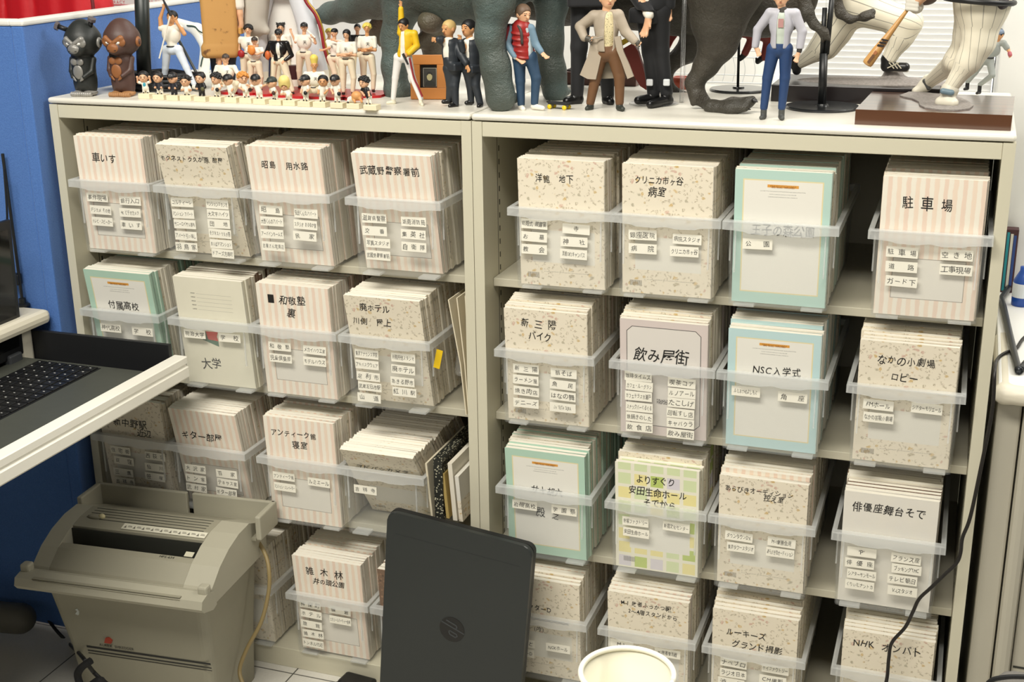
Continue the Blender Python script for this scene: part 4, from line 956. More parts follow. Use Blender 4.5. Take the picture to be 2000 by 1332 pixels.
def fig(name, label, base, J, hr, skin=SKIN, face=0.0, tilt=0.0, group=None, hv=None, top=None, pants=None, shoes=None, hair=None, coat=None, cap=None, belt=None, emblem=None, sleeve='long', open_front=None, foot=1.0, detail=True, legs=True, fat=1.0, cat='figurine', armr=1.0, lid=0.0, zb=TOPZ, hairstyle='short', legr=1.0, noshoe=False, cuffs=None, collar=None, hemcut=True):
    """one standing figure: pixel joints are read at the depth of the surface point it stands on; dy (mm) moves a joint in depth"""
    b0 = PZ(base[0], base[1], zb); y0 = b0[1]; s = mpp(b0); r = hr*s
    def W(p):
        q = PY(p[0], p[1], y0); 
        if len(p) > 2: q = PY(p[0], p[1], y0+p[2]/1000)
        return q
    P = {k: [W(q) for q in v] if isinstance(v, list) else W(v) for k, v in J.items()}
    a = camyaw(b0)+math.radians(face); f = nrm([math.sin(a), -math.cos(a), math.sin(math.radians(tilt))]); rt = np.array([math.cos(a), math.sin(a), 0]); up = nrm(np.cross(rt, f)*-1)
    if up[2] < 0: up = -up
    Rm = np.stack([rt, -f, up], 1); C = P['hd']
    MS = (P['sh'][0]+P['sh'][1])/2; MH = (P['hip'][0]+P['hip'][1])/2; sw = np.linalg.norm(P['sh'][0]-P['sh'][1])/2
    sw = max(sw, 1.0*r); h = max(.00065, r*.085) if detail else max(.0008, r*.13); e = r*.09
    body = [('e', C+up*.08*r, (.74*r, .84*r, .9*r), Rm), ('e', C+f*.2*r-up*.42*r, (.54*r, .55*r, .52*r), Rm), ('c', C+f*.74*r+up*.08*r, C+f*.93*r-up*.2*r, .07*r, .14*r)]
    for q in (-1, 1): body.append(('e', C+rt*q*.74*r-up*.05*r-f*.0*r, (.12*r, .2*r, .27*r), Rm))
    if detail:
        body += [('c', C+f*.74*r+rt*.3*r+up*.2*r, C+f*.74*r-rt*.3*r+up*.2*r, .1*r, .1*r), ('c', C+f*.66*r-rt*.16*r-up*.47*r, C+f*.66*r+rt*.16*r-up*.47*r, .09*r, .09*r)]
    body.append(('c', C-up*.45*r, MS, .42*r, .46*r))
    tors = [('e', MS+(MH-MS)*.3, (sw*.88, max(.58*sw, .78*r)*fat, np.linalg.norm(MS-MH)*.42), np.stack([nrm(P['sh'][1]-P['sh'][0]), nrm(np.cross([0, 0, 1], nrm(P['sh'][1]-P['sh'][0]))), [0, 0, 1]], 1)),
            ('c', MS+(MH-MS)*.45, MH, .78*r*fat, .76*r*fat), ('c', P['sh'][0], P['sh'][1], .40*r, .40*r), ('c', MS+(MH-MS)*.1, MS+(MH-MS)*.5, .75*r*fat, .8*r*fat)]
    ua, fa = [], []
    for i in (0, 1):
        ua.append(('c', P['sh'][i], P['el'][i], .40*r*armr, .32*r*armr)); fa.append(('c', P['el'][i], P['wr'][i], .31*r*armr, .21*r*armr))
    hands = []
    if 'ha' in J:
        for i in (0, 1):
            w_, t_ = P['wr'][i], P['ha'][i]; d = nrm(t_-w_); L = min(np.linalg.norm(t_-w_), 1.25*r); sd = nrm(np.cross(d, f+[.01, .02, .1])); nn = np.cross(sd, d)
            hands.append(('e', w_+d*.42*L, (.23*r, .13*r, .36*L), np.stack([sd, nn, d], 1)))
            hands.append(('c', w_-d*.05*L, w_+d*.2*L, .19*r, .2*r))
            for k, (o_, ln) in enumerate(((-.17, .86), (-.06, .98), (.06, .95), (.17, .8))):
                p0 = w_+d*.62*L+sd*o_*r; p1 = w_+d*(.62+.3*ln)*L+sd*o_*1.35*r+nn*.05*r; p2 = w_+d*(.62+.5*ln*.9)*L+sd*o_*1.4*r+nn*.17*r
                hands += [('c', p0, p1, .07*r, .062*r), ('c', p1, p2, .062*r, .052*r)]
            sg = -1 if i == 0 else 1
            hands += [('c', w_+d*.25*L+sd*.17*r*sg, w_+d*.58*L+sd*.36*r*sg+nn*.1*r, .085*r, .06*r)]
    lg = []; ft = []; segs = []
    if legs:
        for i in (0, 1):
            lg += [('c', P['hip'][i], P['kn'][i], .58*r*legr, .40*r*legr), ('c', P['kn'][i], P['an'][i], .39*r*legr, .27*r*legr)]
            segs += [(P['hip'][i], P['kn'][i], .5*r*legr), (P['kn'][i], P['an'][i], .33*r*legr)]
            tq = P['toe'][i] if 'toe' in J else P['an'][i]+f*.7*r-[0, 0, .3*r]
            tq = tq.copy(); tq[2] = max(tq[2], zb+.16*r*foot) if zb else tq[2]; aq = P['an'][i].copy(); aq[2] = max(aq[2], tq[2])
            hq = aq*1.0; hq[2] = tq[2]+.06*r
            ft += [('c', aq, hq, .27*r*foot, .26*r*foot), ('c', hq-(tq-hq)*.12, tq, .25*r*foot, .17*r*foot)]
        lg.append(('c', P['hip'][0], P['hip'][1], .62*r, .62*r))
    allp = body+tors+ua+fa+hands+lg+ft
    G = sdf_mesh(allp, h, r*.10)
    basept = np.array([b0[0], b0[1], zb])
    o = root(name, G, skin, label, cat, group, smooth=True, base=basept)
    infl = lambda ps, e_: [((p[0], p[1], p[2], p[3]+e_, p[4]+e_) if p[0] == 'c' else (p[0], p[1], tuple(np.array(p[2])+e_))+tuple(p[3:])) for p in ps]
    def part(n_, ps, m_, k=.1, cuts=(), hh=None): return obj(n_, sdf_mesh(ps, hh or h, r*k, cuts), m_, o, smooth=True)
    if top is not None:
        pr = infl(tors, e)+([('c', MS+(MH-MS)*.5, MH+(MS-MH)*.12, .98*r*fat, 1.0*r*fat)] if sleeve == 'long' else [])
        if sleeve == 'long': pr += infl(ua, e)+infl(fa, e*1.2)
        elif sleeve == 'short': pr += [('c', p[1], p[1]+(p[2]-p[1])*.72, p[3]+e*1.4, p[4]+e*2) for p in ua]
        hemc = [('p', MH+up*.12*r, (0, 0, -1))] if hemcut else []
        cuts = list(hemc)
        if open_front is not None:
            part('shirt', infl(tors, e*.8), open_front, .12, hemc)
            fl = nrm([f[0], f[1], 0]); cc_ = MS+(MH-MS)*.5+fl*max(.62*sw, .8*r)*fat*1.0
            cuts = hemc+[('x', cc_, (.42*r, .62*r, np.linalg.norm(MS-MH)*.85))]
            pr = infl(pr, e*.9)
        part('jersey' if sleeve == 'short' else 'jacket' if open_front is not None else 'top', pr, top, .12, cuts)
    if cuffs is not None:
        for i in (0, 1):
            d = P['wr'][i]-P['el'][i]; part('cuff', [('c', P['wr'][i]-nrm(d)*.25*r, P['wr'][i]-nrm(d)*.02*r, .30*r*armr, .29*r*armr)], cuffs, 0)
    if collar is not None: part('collar', [('c', MS+up*.05*r+f*.1*r, MS+up*.34*r+f*.05*r, .56*r, .52*r)], collar, 0)
    if pants is not None and legs:
        t_ = part('trousers', infl(lg, e*1.3)+[('c', MH, MH+(MS-MH)*.1, .92*r*fat, .88*r*fat)], pants, .14)
        if pants in (PIN, PIN2): legattr(t_, segs)
    if shoes is not None and legs:
        for i in (0, 1): part('shoe', infl(ft[2*i:2*i+2], e*.9), shoes, .05)
    if belt is not None:
        z = MH+(MS-MH)*.16; q = .93*r*fat
        B = [(z[0]+q*math.cos(t_), z[1]+q*.98*math.sin(t_), z[2]) for t_ in np.linspace(0, 2*math.pi, 25)]
        obj('belt', tube(B, .11*r, 6), belt, o, smooth=True)
    if hair is not None:
        hp = {'short': [('e', C+up*.25*r-f*.08*r, (.83*r, .93*r, .86*r), Rm)], 'afro': [('e', C+up*.42*r-f*.1*r, (1.05*r, 1.0*r, .85*r), Rm)],
              'long': [('e', C+up*.25*r-f*.1*r, (.9*r, .95*r, .9*r), Rm), ('c', C-f*.45*r+rt*.2*r, C-f*.5*r-up*1.2*r+rt*.3*r, .55*r, .4*r), ('c', C+rt*.62*r, C+rt*.62*r-up*1.0*r, .28*r, .18*r), ('c', C-rt*.62*r, C-rt*.62*r-up*.7*r, .24*r, .16*r)],
              'crown': [('c', C+up*.6*r, C+up*1.5*r, .75*r, .95*r)], 'bald': [('e', C+up*.2*r-f*.05*r, (.78*r, .88*r, .84*r), Rm)],
              'back': [('e', C+up*.2*r-f*.1*r, (.8*r, .9*r, .8*r), Rm)],
              'wild': [('e', C+up*.3*r-f*.1*r, (.9*r, .95*r, .86*r), Rm)]+[('c', C+up*.5*r, C+up*(.9+.3*math.sin(k*2))*r+rt*math.cos(k*.9)*1.1*r-f*.4*math.sin(k*1.3)*r, .4*r, .08*r) for k in range(9)]}[hairstyle]
        if hairstyle in ('curly', 'afro'): hp += [('e', C+up*(.18+.8*k/22)*r+(rt*math.cos(k*2.4)-f*math.sin(k*2.4))*.88*math.sqrt(max(.05, 1-(k/23)**2))*r, (.27*r,)*3) for k in range(23)]
        cuts = [('x', C+f*.82*r-up*.42*r, (.8*r, .8*r, .92*r))] if hairstyle not in ('crown',) else []
        part('hair', hp, hair, .08, cuts, h)
    if cap is not None:
        cf = -f if hairstyle == 'back' else f
        part('cap', [('e', C+up*.38*r-f*.03*r, (.84*r, .92*r, .7*r), Rm), ('c', C+up*.36*r+cf*.7*r-rt*.3*r, C+up*.36*r+cf*.7*r+rt*.3*r, .1*r, .1*r), ('e', C+up*.33*r+cf*.95*r, (.6*r, .55*r, .09*r), Rm)], cap, .05, [('p', C+up*.2*r, -up-f*.15)])
    if detail:
        def on(px, pz, d, rr): return ('e', C+rt*px*r+up*pz*r+f*d*r, (rr[0]*r, rr[1]*r, rr[2]*r), Rm)
        hh = max(.00045, r*.035)
        for q in (-1, 1): obj('eye', sdf_mesh([on(q*.28, .05, .76, (.12, .06, .07))], hh, 0), BLACKF, o, smooth=True)
        for q in (-1, 1): obj('eyebrow', sdf_mesh([('c', C+rt*q*.16*r+up*.24*r+f*.83*r, C+rt*q*.44*r+up*.27*r+f*.72*r, .05*r, .04*r)], hh, 0), hair or BLACKF, o, smooth=True)
        obj('mouth', sdf_mesh([on(0, -.47, .75, (.2, .05, .055))], hh, 0), LIPM, o, smooth=True)
    if emblem:
        c_ = MS+(MH-MS)*.28; fl = nrm([f[0], f[1], 0]); q = c_+fl*max(.62*sw, .8*r)*fat*1.16; V2, F = textG('天', .9*r, 0)
        X = q+V2[:, :1]*rt+V2[:, 1:]*np.array([0, 0, 1.0])+rt*.25*r; obj('chest_emblem', (X, F), BLACKF, o)
    o['_r'] = float(r); del o['_r']
    return o, dict(P=P, r=r, s=s, f=f, rt=rt, up=up, y0=y0, MS=MS, MH=MH, e=e, h=h, C=C, W=W)

# --- singer-like figure in white tank top
o, D = fig('man_figurine', 'figurine of a man in white tank top and pale jeans holding a stick overhead', (345, 178),
    dict(hd=(336, 34), sh=[(315, 55), (352, 54)], el=[(313, 36), (360, 66, -6)], wr=[(319, 17), (346, 46, -14)], ha=[(323, 6), (341, 37, -16)], hip=[(326, 97), (348, 97)], kn=[(323, 133), (364, 132)], an=[(319, 166), (379, 164)], toe=[(314, 174, -8), (384, 172, -8)]),
    12.5, SKIN2, face=-30, tilt=18, top=WHITEF, sleeve='none', pants=mat('pale_blue_denim_paint', '#d3dce6', .6, bump=.1, bscale=200), shoes=WHITEF, hair=HAIRB, belt=BLACKF, fat=.88)
W = D['W']
obj('microphone_rod', tube([W((316, -6, -14)), W((334, 30, -18))], [.0016, .0032], 8), BLACKF, o); obj('lower_rod', tube([W((332, 32, -20)), W((311, 114, -24))], .0016, 8), WHITEF, o)
# --- yellow jacket
YEL = mat('painted_yellow_jacket', '#e8bd1e', .5, bump=.2, bscale=220)
o, D = fig('man_figurine', 'figurine in yellow jacket and white trousers with one fist raised high', (797, 204),
    dict(hd=(788, 49), sh=[(783, 64), (809, 66)], el=[(784, 40), (814, 89)], wr=[(783, 17), (799, 104, -8)], ha=[(783, 2), (789, 112, -10)], hip=[(778, 112), (796, 112)], kn=[(772, 152), (805, 150)], an=[(768, 192), (822, 193)], toe=[(757, 201, -6), (825, 205, -14)]),
    12.5, SKIN2, face=-35, tilt=-14, top=YEL, sleeve='long', open_front=WHITEF, pants=mat('painted_white_trousers', '#eceae6', .5), shoes=mat('cream_trainers', '#e2dcc6', .5), hair=HAIRB, fat=.9, cuffs=YEL)
W = D['W']; obj('red_side_stripe', tube(spline([W((800, 113, -10)), W((808, 150, -11)), W((816, 168, -11)), W((825, 189, -11))], 6), .0019, 8), mat('painted_dark_red', '#8c2027', .5), o)
obj('microphone', tube([W((787, 105, -13)), W((797, 126, -15))], [.0026, .0018], 8), BLACKF, o)
# --- two suits
SUIT = mat('charcoal_suit_paint', '#2b3036', .5, var=.1, vscale=90); SHOEK = mat('black_shoe_paint', '#141414', .3)
o, D = fig('man_figurine', 'blond-headed figurine in charcoal suit, one arm stretched out to the left', (884, 208),
    dict(hd=(877, 56), sh=[(868, 82, -4), (889, 84, 6)], el=[(862, 78, -12), (901, 108, -4)], wr=[(857, 77, -16), (910, 123, -8)], ha=[(844, 77, -18), (917, 140, -10)], hip=[(877, 134), (891, 134, 6)], kn=[(880, 166), (888, 168)], an=[(877, 195, 4), (890, 203)], toe=[(866, 199, -2), (879, 212, -12)]),
    16.5, SKIN2, face=-48, tilt=-4, top=SUIT, open_front=WHITEF, pants=SUIT, shoes=SHOEK, hair=mat('sandy_hair_paint', '#cfb173', .55), hairstyle='bald', cuffs=WHITEF, collar=WHITEF, fat=.95, armr=.95)
def hem(o, D, z_px, m_, wide, u0, u1, name='jacket_skirt'):
    W, r = D['W'], D['r']; a = D['MS']+(D['MH']-D['MS'])*.62; b = W(((u0+u1)/2, z_px)); w0 = (u1-u0)/2*D['s']
    rt = D['rt']; R_ = np.stack([rt, np.array([-rt[1], rt[0], 0]), [0, 0, 1]], 1)
    obj(name, sdf_mesh([('e', a, (w0*.85, r*1.0, r*.6), R_), ('b', b+[0, 0, .35*r], (w0*.72, r*.72, r*.3), r*.25, R_)], D['h'], r*.7, [('p', b, (0, 0, -1))]), m_, o, smooth=True)
hem(o, D, 137, SUIT, 0, 874, 905)
o, D = fig('man_figurine', 'dark-haired figurine in charcoal suit raising a fist, second of the suit pair', (931, 208),
    dict(hd=(915, 56), sh=[(910, 84, -4), (929, 84, 6)], el=[(905, 98, -14), (934, 112, 8)], wr=[(900, 82, -20), (934, 128, 10)], ha=[(898, 68, -22), (934, 140, 10)], hip=[(914, 136), (929, 136, 4)], kn=[(919, 168, 6), (929, 166)], an=[(920, 196, 10), (938, 203)], toe=[(911, 201, 4), (935, 212, -12)]),
    16.5, SKIN2, face=-45, tilt=4, top=SUIT, open_front=WHITEF, pants=SUIT, shoes=SHOEK, hair=HAIRB, cuffs=WHITEF, collar=WHITEF, fat=.95, armr=.95)
hem(o, D, 141, SUIT, 0, 905, 939)
# --- red vest with backpack
DEN = mat('denim_jacket_paint', '#6c8799', .6, var=.15, vscale=120); JEAN = mat('dark_jeans_paint', '#2c4660', .6, var=.12, vscale=90); VEST = mat('red_vest_paint', '#96231f', .42, bump=.15, bscale=90)
o, D = fig('man_figurine', 'figurine in red padded vest, denim sleeves and blue jeans wearing a maroon backpack', (1028, 214),
    dict(hd=(1022, 28), sh=[(1001, 56), (1036, 56)], el=[(990, 85, -4), (1046, 86)], wr=[(1007, 112, -14), (1057, 101, -6)], ha=[(1024, 124, -18), (1070, 115, -10)], hip=[(1014, 114), (1036, 112)], kn=[(1016, 158), (1047, 152)], an=[(1018, 203), (1044, 201)], toe=[(1022, 214, -12), (1060, 211, -8)]),
    18, SKIN, face=35, tilt=-8, top=DEN, pants=JEAN, shoes=mat('white_trainers', '#ebe6da', .5), hair=mat('brown_hair_paint', '#6a5442', .55), cuffs=mat('pale_denim_cuff', '#c4ccd0', .6), fat=.92, legr=1.05)
r = D['r']; MS, MH = D['MS'], D['MH']; f = D['f']
vb = [('e', MS+(MH-MS)*(.14+.2*k), (1.24*r, 1.14*r, .28*r), np.stack([D['rt'], -f, D['up']], 1)) for k in range(5)]
obj('padded_vest', sdf_mesh(vb+[('c', MS, MS+(MH-MS)*.82, 1.05*r, 1.12*r)], D['h'], r*.06, [('x', MS+(MH-MS)*.5+f*1.25*r+D['rt']*.2*r, (.26*r, .6*r, 3.2*r))]), VEST, o, smooth=True)
obj('shirt_front', sdf_mesh([('c', MS+f*.2*r, MS+(MH-MS)*.8+f*.2*r, .86*r, .92*r)], D['h'], 0), mat('check_shirt_paint', '#b9c2c4', .6), o, smooth=True)
bp = MS-f*1.55*r+(MH-MS)*.36-D['rt']*.95*r
obj('backpack', sdf_mesh([('b', bp, (.55*r, .35*r, 1.0*r), .3*r, np.stack([D['rt'], -f, D['up']], 1))], D['h'], 0), mat('maroon_backpack', '#7d2a31', .55, bump=.1, bscale=120), o, smooth=True)
for q in (-1, 1): obj('backpack_strap', tube(spline([MS+D['rt']*q*.75*r-f*.9*r+[0, 0, .1*r], MS+D['rt']*q*.72*r+[0, 0, .52*r], MS+D['rt']*q*.74*r+f*.95*r, MS+D['rt']*q*.8*r+f*.98*r+(MH-MS)*.45], 5), .16*r, 6), mat('dark_strap', '#3d3a35', .6), o, smooth=True)
# skateboard
q0 = PZ(1092, 213); s = mpp(q0)
t = thing('skateboard', (q0[0], q0[1], TOPZ), 'tiny black skateboard with yellow wheels in front of the red-vest figurine', 'skateboard')
Ms = Matrix.Translation((q0[0], q0[1], TOPZ)) @ Matrix.Rotation(math.radians(-14), 4, 'Z') @ Matrix.Scale(1.4, 4)
obj('deck', xf(sdf_mesh([('b', (0, 0, .0075), (.013, .0045, .0003), .0012), ('c', (.016, -.003, .0085), (.016, .003, .0085), .0012, .0012), ('c', (-.016, -.003, .0085), (-.016, .003, .0085), .0012, .0012)], .0006, .002), Ms), mat('black_griptape', '#232323', .8), t, smooth=True)
for x in (-.011, .011):
    obj('axle', xf(box((x-.001, -.0055, .0028), (x+.001, .0055, .0062)), Ms), mat('grey_axle', '#8a8a86', .4, metal=.6), t)
    for y in (-.0055, .0055):
        obj('wheel', xf(xf(lathe([(.0001, -.0015), (.0026, -.0015), (.003, -.0008), (.003, .0008), (.0026, .0015), (.0001, .0015)], (0, 0, 0), 14), Matrix.Translation((x, y, .003)) @ Matrix.Rotation(math.pi/2, 4, 'X')), Ms), mat('yellow_wheel', '#e6c61c', .4), t, smooth=True)
# --- long coat
COAT = mat('stone_coat_paint', '#ab9e8c', .6, var=.06, vscale=50); BRN = mat('brown_trouser_paint', '#6b4a2e', .6, var=.1, vscale=80)
PATS = NT('patterned_cream_shirt', .6); d_, _c = PATS.voro(420); PATS = PATS.out(PATS.mix(PATS.step(d_, .35, .2), '#d5c79d', '#6b624c'))
GLV = mat('dark_glove_paint', '#4a463d', .5)
o, D = fig('man_figurine', 'figurine in long stone-grey coat, patterned shirt and brown trousers with mouth open', (1182, 215),
    dict(hd=(1187, -3), sh=[(1160, 32), (1207, 30)], el=[(1133, 52), (1222, 62)], wr=[(1141, 73, -14), (1240, 80, -6)], ha=[(1157, 79, -18), (1250, 88, -8)], hip=[(1174, 102), (1198, 102)], kn=[(1163, 152), (1210, 150)], an=[(1153, 200), (1210, 200)], toe=[(1147, 213, -10), (1216, 213, -10)]),
    20, SKIN, face=15, top=COAT, open_front=PATS, pants=BRN, shoes=mat('dark_green_shoes', '#2f332d', .5), hair=mat('pale_blond_hair', '#d8c491', .55), hairstyle='wild', fat=1.0, legr=1.08)
W = D['W']; r = D['r']
def panel(pts, th_, m_, name, dy):
    P_ = [W((u, v, dy)) for u, v in pts]; n_ = nrm(np.cross(P_[1]-P_[0], P_[2]-P_[0])); n = len(P_)
    V = [p+n_*th_/2 for p in P_]+[p-n_*th_/2 for p in P_]; F = [list(range(n)), list(range(2*n-1, n-1, -1))]+[[i, n+i, n+(i+1) % n, (i+1) % n] for i in range(n)]
    return obj(name, (np.array(V), F), m_, o)
panel([(1157, 70), (1176, 72), (1177, 100), (1170, 130), (1164, 155), (1148, 154), (1133, 146), (1148, 110)], .004, COAT, 'coat_tail', -12)
panel([(1200, 72), (1212, 70), (1218, 100), (1230, 128), (1238, 149), (1226, 154), (1214, 120), (1205, 98)], .004, COAT, 'coat_tail', -10)
panel([(1160, 72), (1212, 72), (1222, 152), (1165, 154)], .004, mat('coat_lining_paint', '#8d8474', .65), 'coat_back', 16)
for i in (0, 1): obj('glove', sdf_mesh([('c', D['P']['wr'][i], D['P']['wr'][i]+(D['P']['ha'][i]-D['P']['wr'][i])*.55, .3*r, .3*r)]+[('c', D['P']['wr'][i]+(D['P']['ha'][i]-D['P']['wr'][i])*.5, D['P']['ha'][i]+[0, .006*(k-1.5)*r/.02, .004*(k-1.5)], .1*r, .08*r) for k in range(4)], D['h'], r*.06), GLV, o, smooth=True)
obj('tool_rod', tube([W((1152, 77, -22)), W((1178, 72, -24))], .0012, 6), mat('steel_rod', '#9a948a', .35, metal=.8), o)
# --- grey bomber jacket
GJ = mat('lavender_grey_jacket_paint', '#b9b8c0', .5, var=.05, vscale=60); BJ = mat('blue_jeans_paint', '#233f6b', .6, var=.12, vscale=90); KN = mat('dark_knit_trim', '#38342f', .7)
TEE = mat('mint_tee_paint', '#c3cdbf', .6)
o, D = fig('man_figurine', 'figurine in pale grey bomber jacket and blue jeans near the front edge', (1508, 233),
    dict(hd=(1526, -4), sh=[(1504, 26), (1553, 27)], el=[(1480, 58), (1567, 62)], wr=[(1475, 90, -4), (1561, 100, -4)], ha=[(1484, 110, -10), (1553, 124, -10)], hip=[(1511, 96), (1535, 96)], kn=[(1499, 152), (1533, 152)], an=[(1492, 210), (1527, 210)], toe=[(1487, 230, -10), (1528, 231, -10)]),
    17.5, SKIN, face=-6, top=GJ, open_front=TEE, pants=BJ, shoes=mat('grey_slip_on_paint', '#4b4d4b', .6), hair=mat('brown_hair_paint', '#6a5442', .55), cuffs=KN, collar=KN, fat=1.0, legr=1.12)
for i in (0, 1):
    a = D['P']['an'][i]; obj('jeans_turn_up', sdf_mesh([('c', a+[0, 0, .002], a+[0, 0, .007], .40*D['r'], .40*D['r'])], D['h'], 0), mat('pale_turn_up', '#6f8eb2', .6), o, smooth=True)
W = D['W']; q = D['MS']+(D['MH']-D['MS'])*.25+D['f']*1.0*D['r']
V2, F = textG('■', .8*D['r'], 0); obj('tee_print', (q+V2[:, :1]*D['rt']+V2[:, 1:]*np.array([0, 0, 1.6]), F), mat('tee_print_pink', '#b98a86', .6), o)
# --- two large black suits (cut by the frame)
BK = mat('black_cloth_suit', '#17181b', .75, sheen=.1)
o, D = fig('suited_doll', 'large doll in black suit seen from jacket down, behind the grey-coated figurine', (1145, 203),
    dict(hd=(1152, -196), sh=[(1112, -140), (1192, -140)], el=[(1098, -80), (1208, -80)], wr=[(1100, -30), (1210, -40)], ha=[(1104, -8), (1212, -18)], hip=[(1137, -12), (1172, -12)], kn=[(1131, 92), (1183, 92)], an=[(1127, 184), (1187, 186, 12)], toe=[(1107, 198, -16), (1192, 203, 0)]),
    34, SKIN, face=0, top=BK, open_front=WHITEF, pants=BK, shoes=SHOEK, hair=HAIRB, cat='doll', fat=.95, legr=.92)
hem(o, D, 12, BK, 0, 1105, 1195)
o, D = fig('suited_doll', 'large doll in black suit on a clear round stand, one bare hand hanging', (1272, 205),
    dict(hd=(1272, -165), sh=[(1236, -112), (1308, -112)], el=[(1230, -30), (1304, -40)], wr=[(1268, 30, -40), (1306, 10)], ha=[(1257, 74, -44), (1306, 40)], hip=[(1262, 22), (1288, 22)], kn=[(1270, 102), (1291, 100)], an=[(1276, 182), (1302, 180)], toe=[(1246, 196, -22), (1270, 204, -44)]),
    32, SKIN, face=-35, top=BK, open_front=WHITEF, pants=BK, shoes=SHOEK, hair=HAIRB, cat='doll', fat=.92, cuffs=WHITEF, legr=.95)
hem(o, D, 44, BK, 0, 1238, 1296)
for u in (1269, 1302):
    q = D['W']((u, 161, -18)); obj('white_buckle', box(q-[.006, .003, .006], q+[.006, .003, .006], .002), mat('white_plastic_clip', '#dfe2e4', .4), o)
CLR = plastic('clear_acrylic', .05, '#f3f6f6', .6)
q = PZ(1277, 203); t = thing('display_stand', (q[0], q[1], TOPZ), 'clear acrylic round stand under the black-suited doll', 'stand')
obj('disc', lathe([(.0001, 0), (.043, 0), (.045, .0012), (.043, .0026), (.0001, .0026)], (q[0], q[1], TOPZ), 40), CLR, t, smooth=True)
obj('post', tube([(q[0]+.045, q[1]+.03, TOPZ), (q[0]+.045, q[1]+.03, TOPZ+.26)], .004, 10), CLR, t, smooth=True)
# --- apron figure
TAN = NT('tan_stained_apron', .7); TAN = TAN.out(TAN.mix(TAN.step(TAN.noise(55, 4), .6, .72), TAN.mix(TAN.noise(14, 3), '#c79a58', '#b5854a'), '#6e4a28'))
STR = pinstripe('striped_sleeve', '#e9e2d6', '#a89c98', 10, .5)
o, D = fig('apron_doll', 'large doll in stained tan apron and striped shirt, behind the baseball figurines', (436, 168),
    dict(hd=(432, -70), sh=[(402, -30), (462, -30)], el=[(398, 10), (468, 26)], wr=[(402, 40), (471, 46)], ha=[(404, 60), (472, 64)], hip=[(420, 74), (448, 74)], kn=[(421, 112), (450, 112)], an=[(422, 150), (452, 150)], toe=[(420, 162, -14), (454, 162, -14)]),
    21, SKIN, face=-5, top=STR, sleeve='short', pants=mat('navy_trouser_paint', '#2b3340', .65), shoes=SHOEK, hair=HAIRB, cat='doll', fat=1.15)
r = D['r']; W = D['W']; a, b = W((430, -20)), W((432, 108))
Rb = np.stack([D['rt'], -D['f'], [0, 0, 1]], 1); Rb[:, 1] = np.cross(Rb[:, 2], Rb[:, 0])
obj('apron', sdf_mesh([('b', (a+b)/2, (25*D['s'], 1.25*r, np.linalg.norm(a-b)/2-.4*r), .4*r, Rb), ('b', b+[0, 0, .012], (27*D['s'], 1.3*r, .006), .35*r, Rb)], .0014, .3*r), TAN, o, smooth=True)
obj('tan_mitt', box(W((464, 54, -12)), W((476, 66, -2)), .002), mat('tan_leather', '#cc9a52', .6), o)
# --- big white stage outfit
GRY = mat('light_grey_cloth', '#bdb7ab', .8, bump=.3, bscale=45, var=.1, vscale=20); PWH = mat('pale_blue_white_cloth', '#d9dde2', .7, bump=.3, bscale=40)
o, D = fig('stage_doll', 'large doll in pale grey and white outfit with red and gold trouser stripe', (560, 166),
    dict(hd=(552, -270), sh=[(505, -205), (600, -205)], el=[(490, -130), (612, -130)], wr=[(488, -70), (620, -70)], ha=[(490, -40), (622, -45)], hip=[(520, -50), (575, -50)], kn=[(503, 50), (602, 60)], an=[(512, 140), (628, 140)], toe=[(506, 160, -14), (636, 160, -14)]),
    40, SKIN, face=0, top=GRY, pants=PWH, shoes=WHITEF, hair=HAIRB, cat='doll', legr=.85)
W = D['W']; r = D['r']
obj('grey_trouser_fold', sdf_mesh([('c', W((505, -40, -16)), W((498, 50, -16)), .028, .024), ('c', W((498, 40, -20)), W((520, 60, -20)), .012, .008)], .0022, .012), GRY, o, smooth=True)
obj('white_coat_tail', sdf_mesh([('b', W((550, 60, 24)), (.036, .004, .085), .006)], .0025, 0), mat('white_satin', '#e8e6e0', .5, bump=.15, bscale=60), o, smooth=True)
st = [W((590, -20, -34)), W((600, 5, -36)), W((617, 28, -36)), W((628, 58, -36)), W((634, 92, -36)), W((642, 118, -36)), W((652, 135, -34))]
obj('red_stripe', tube(spline(st, 6), .0048, 8), mat('red_braid', '#8e2029', .45, bump=.3, bscale=200), o, smooth=True)
obj('gold_edge', tube(spline([p+[.005, -.003, 0] for p in st], 6), .0016, 6), mat('gold_braid', '#b79a3e', .4, metal=.4), o, smooth=True)
q = PZ(577, 172); t = thing('tapered_container', (q[0], q[1], TOPZ), 'maroon and white tapered container among the baseball figurines', 'container'); s = mpp(q)
obj('white_base', lathe([(.0001, 0), (.0085, 0), (.0105, .018), (.0001, .018)], (q[0], q[1], TOPZ), 20), WHITEF, t, smooth=False); obj('maroon_top', lathe([(.0001, .018), (.0102, .018), (.0125, .046), (.0001, .046)], (q[0], q[1], TOPZ), 20), mat('dark_maroon_paint', '#3a1a1c', .5), t)
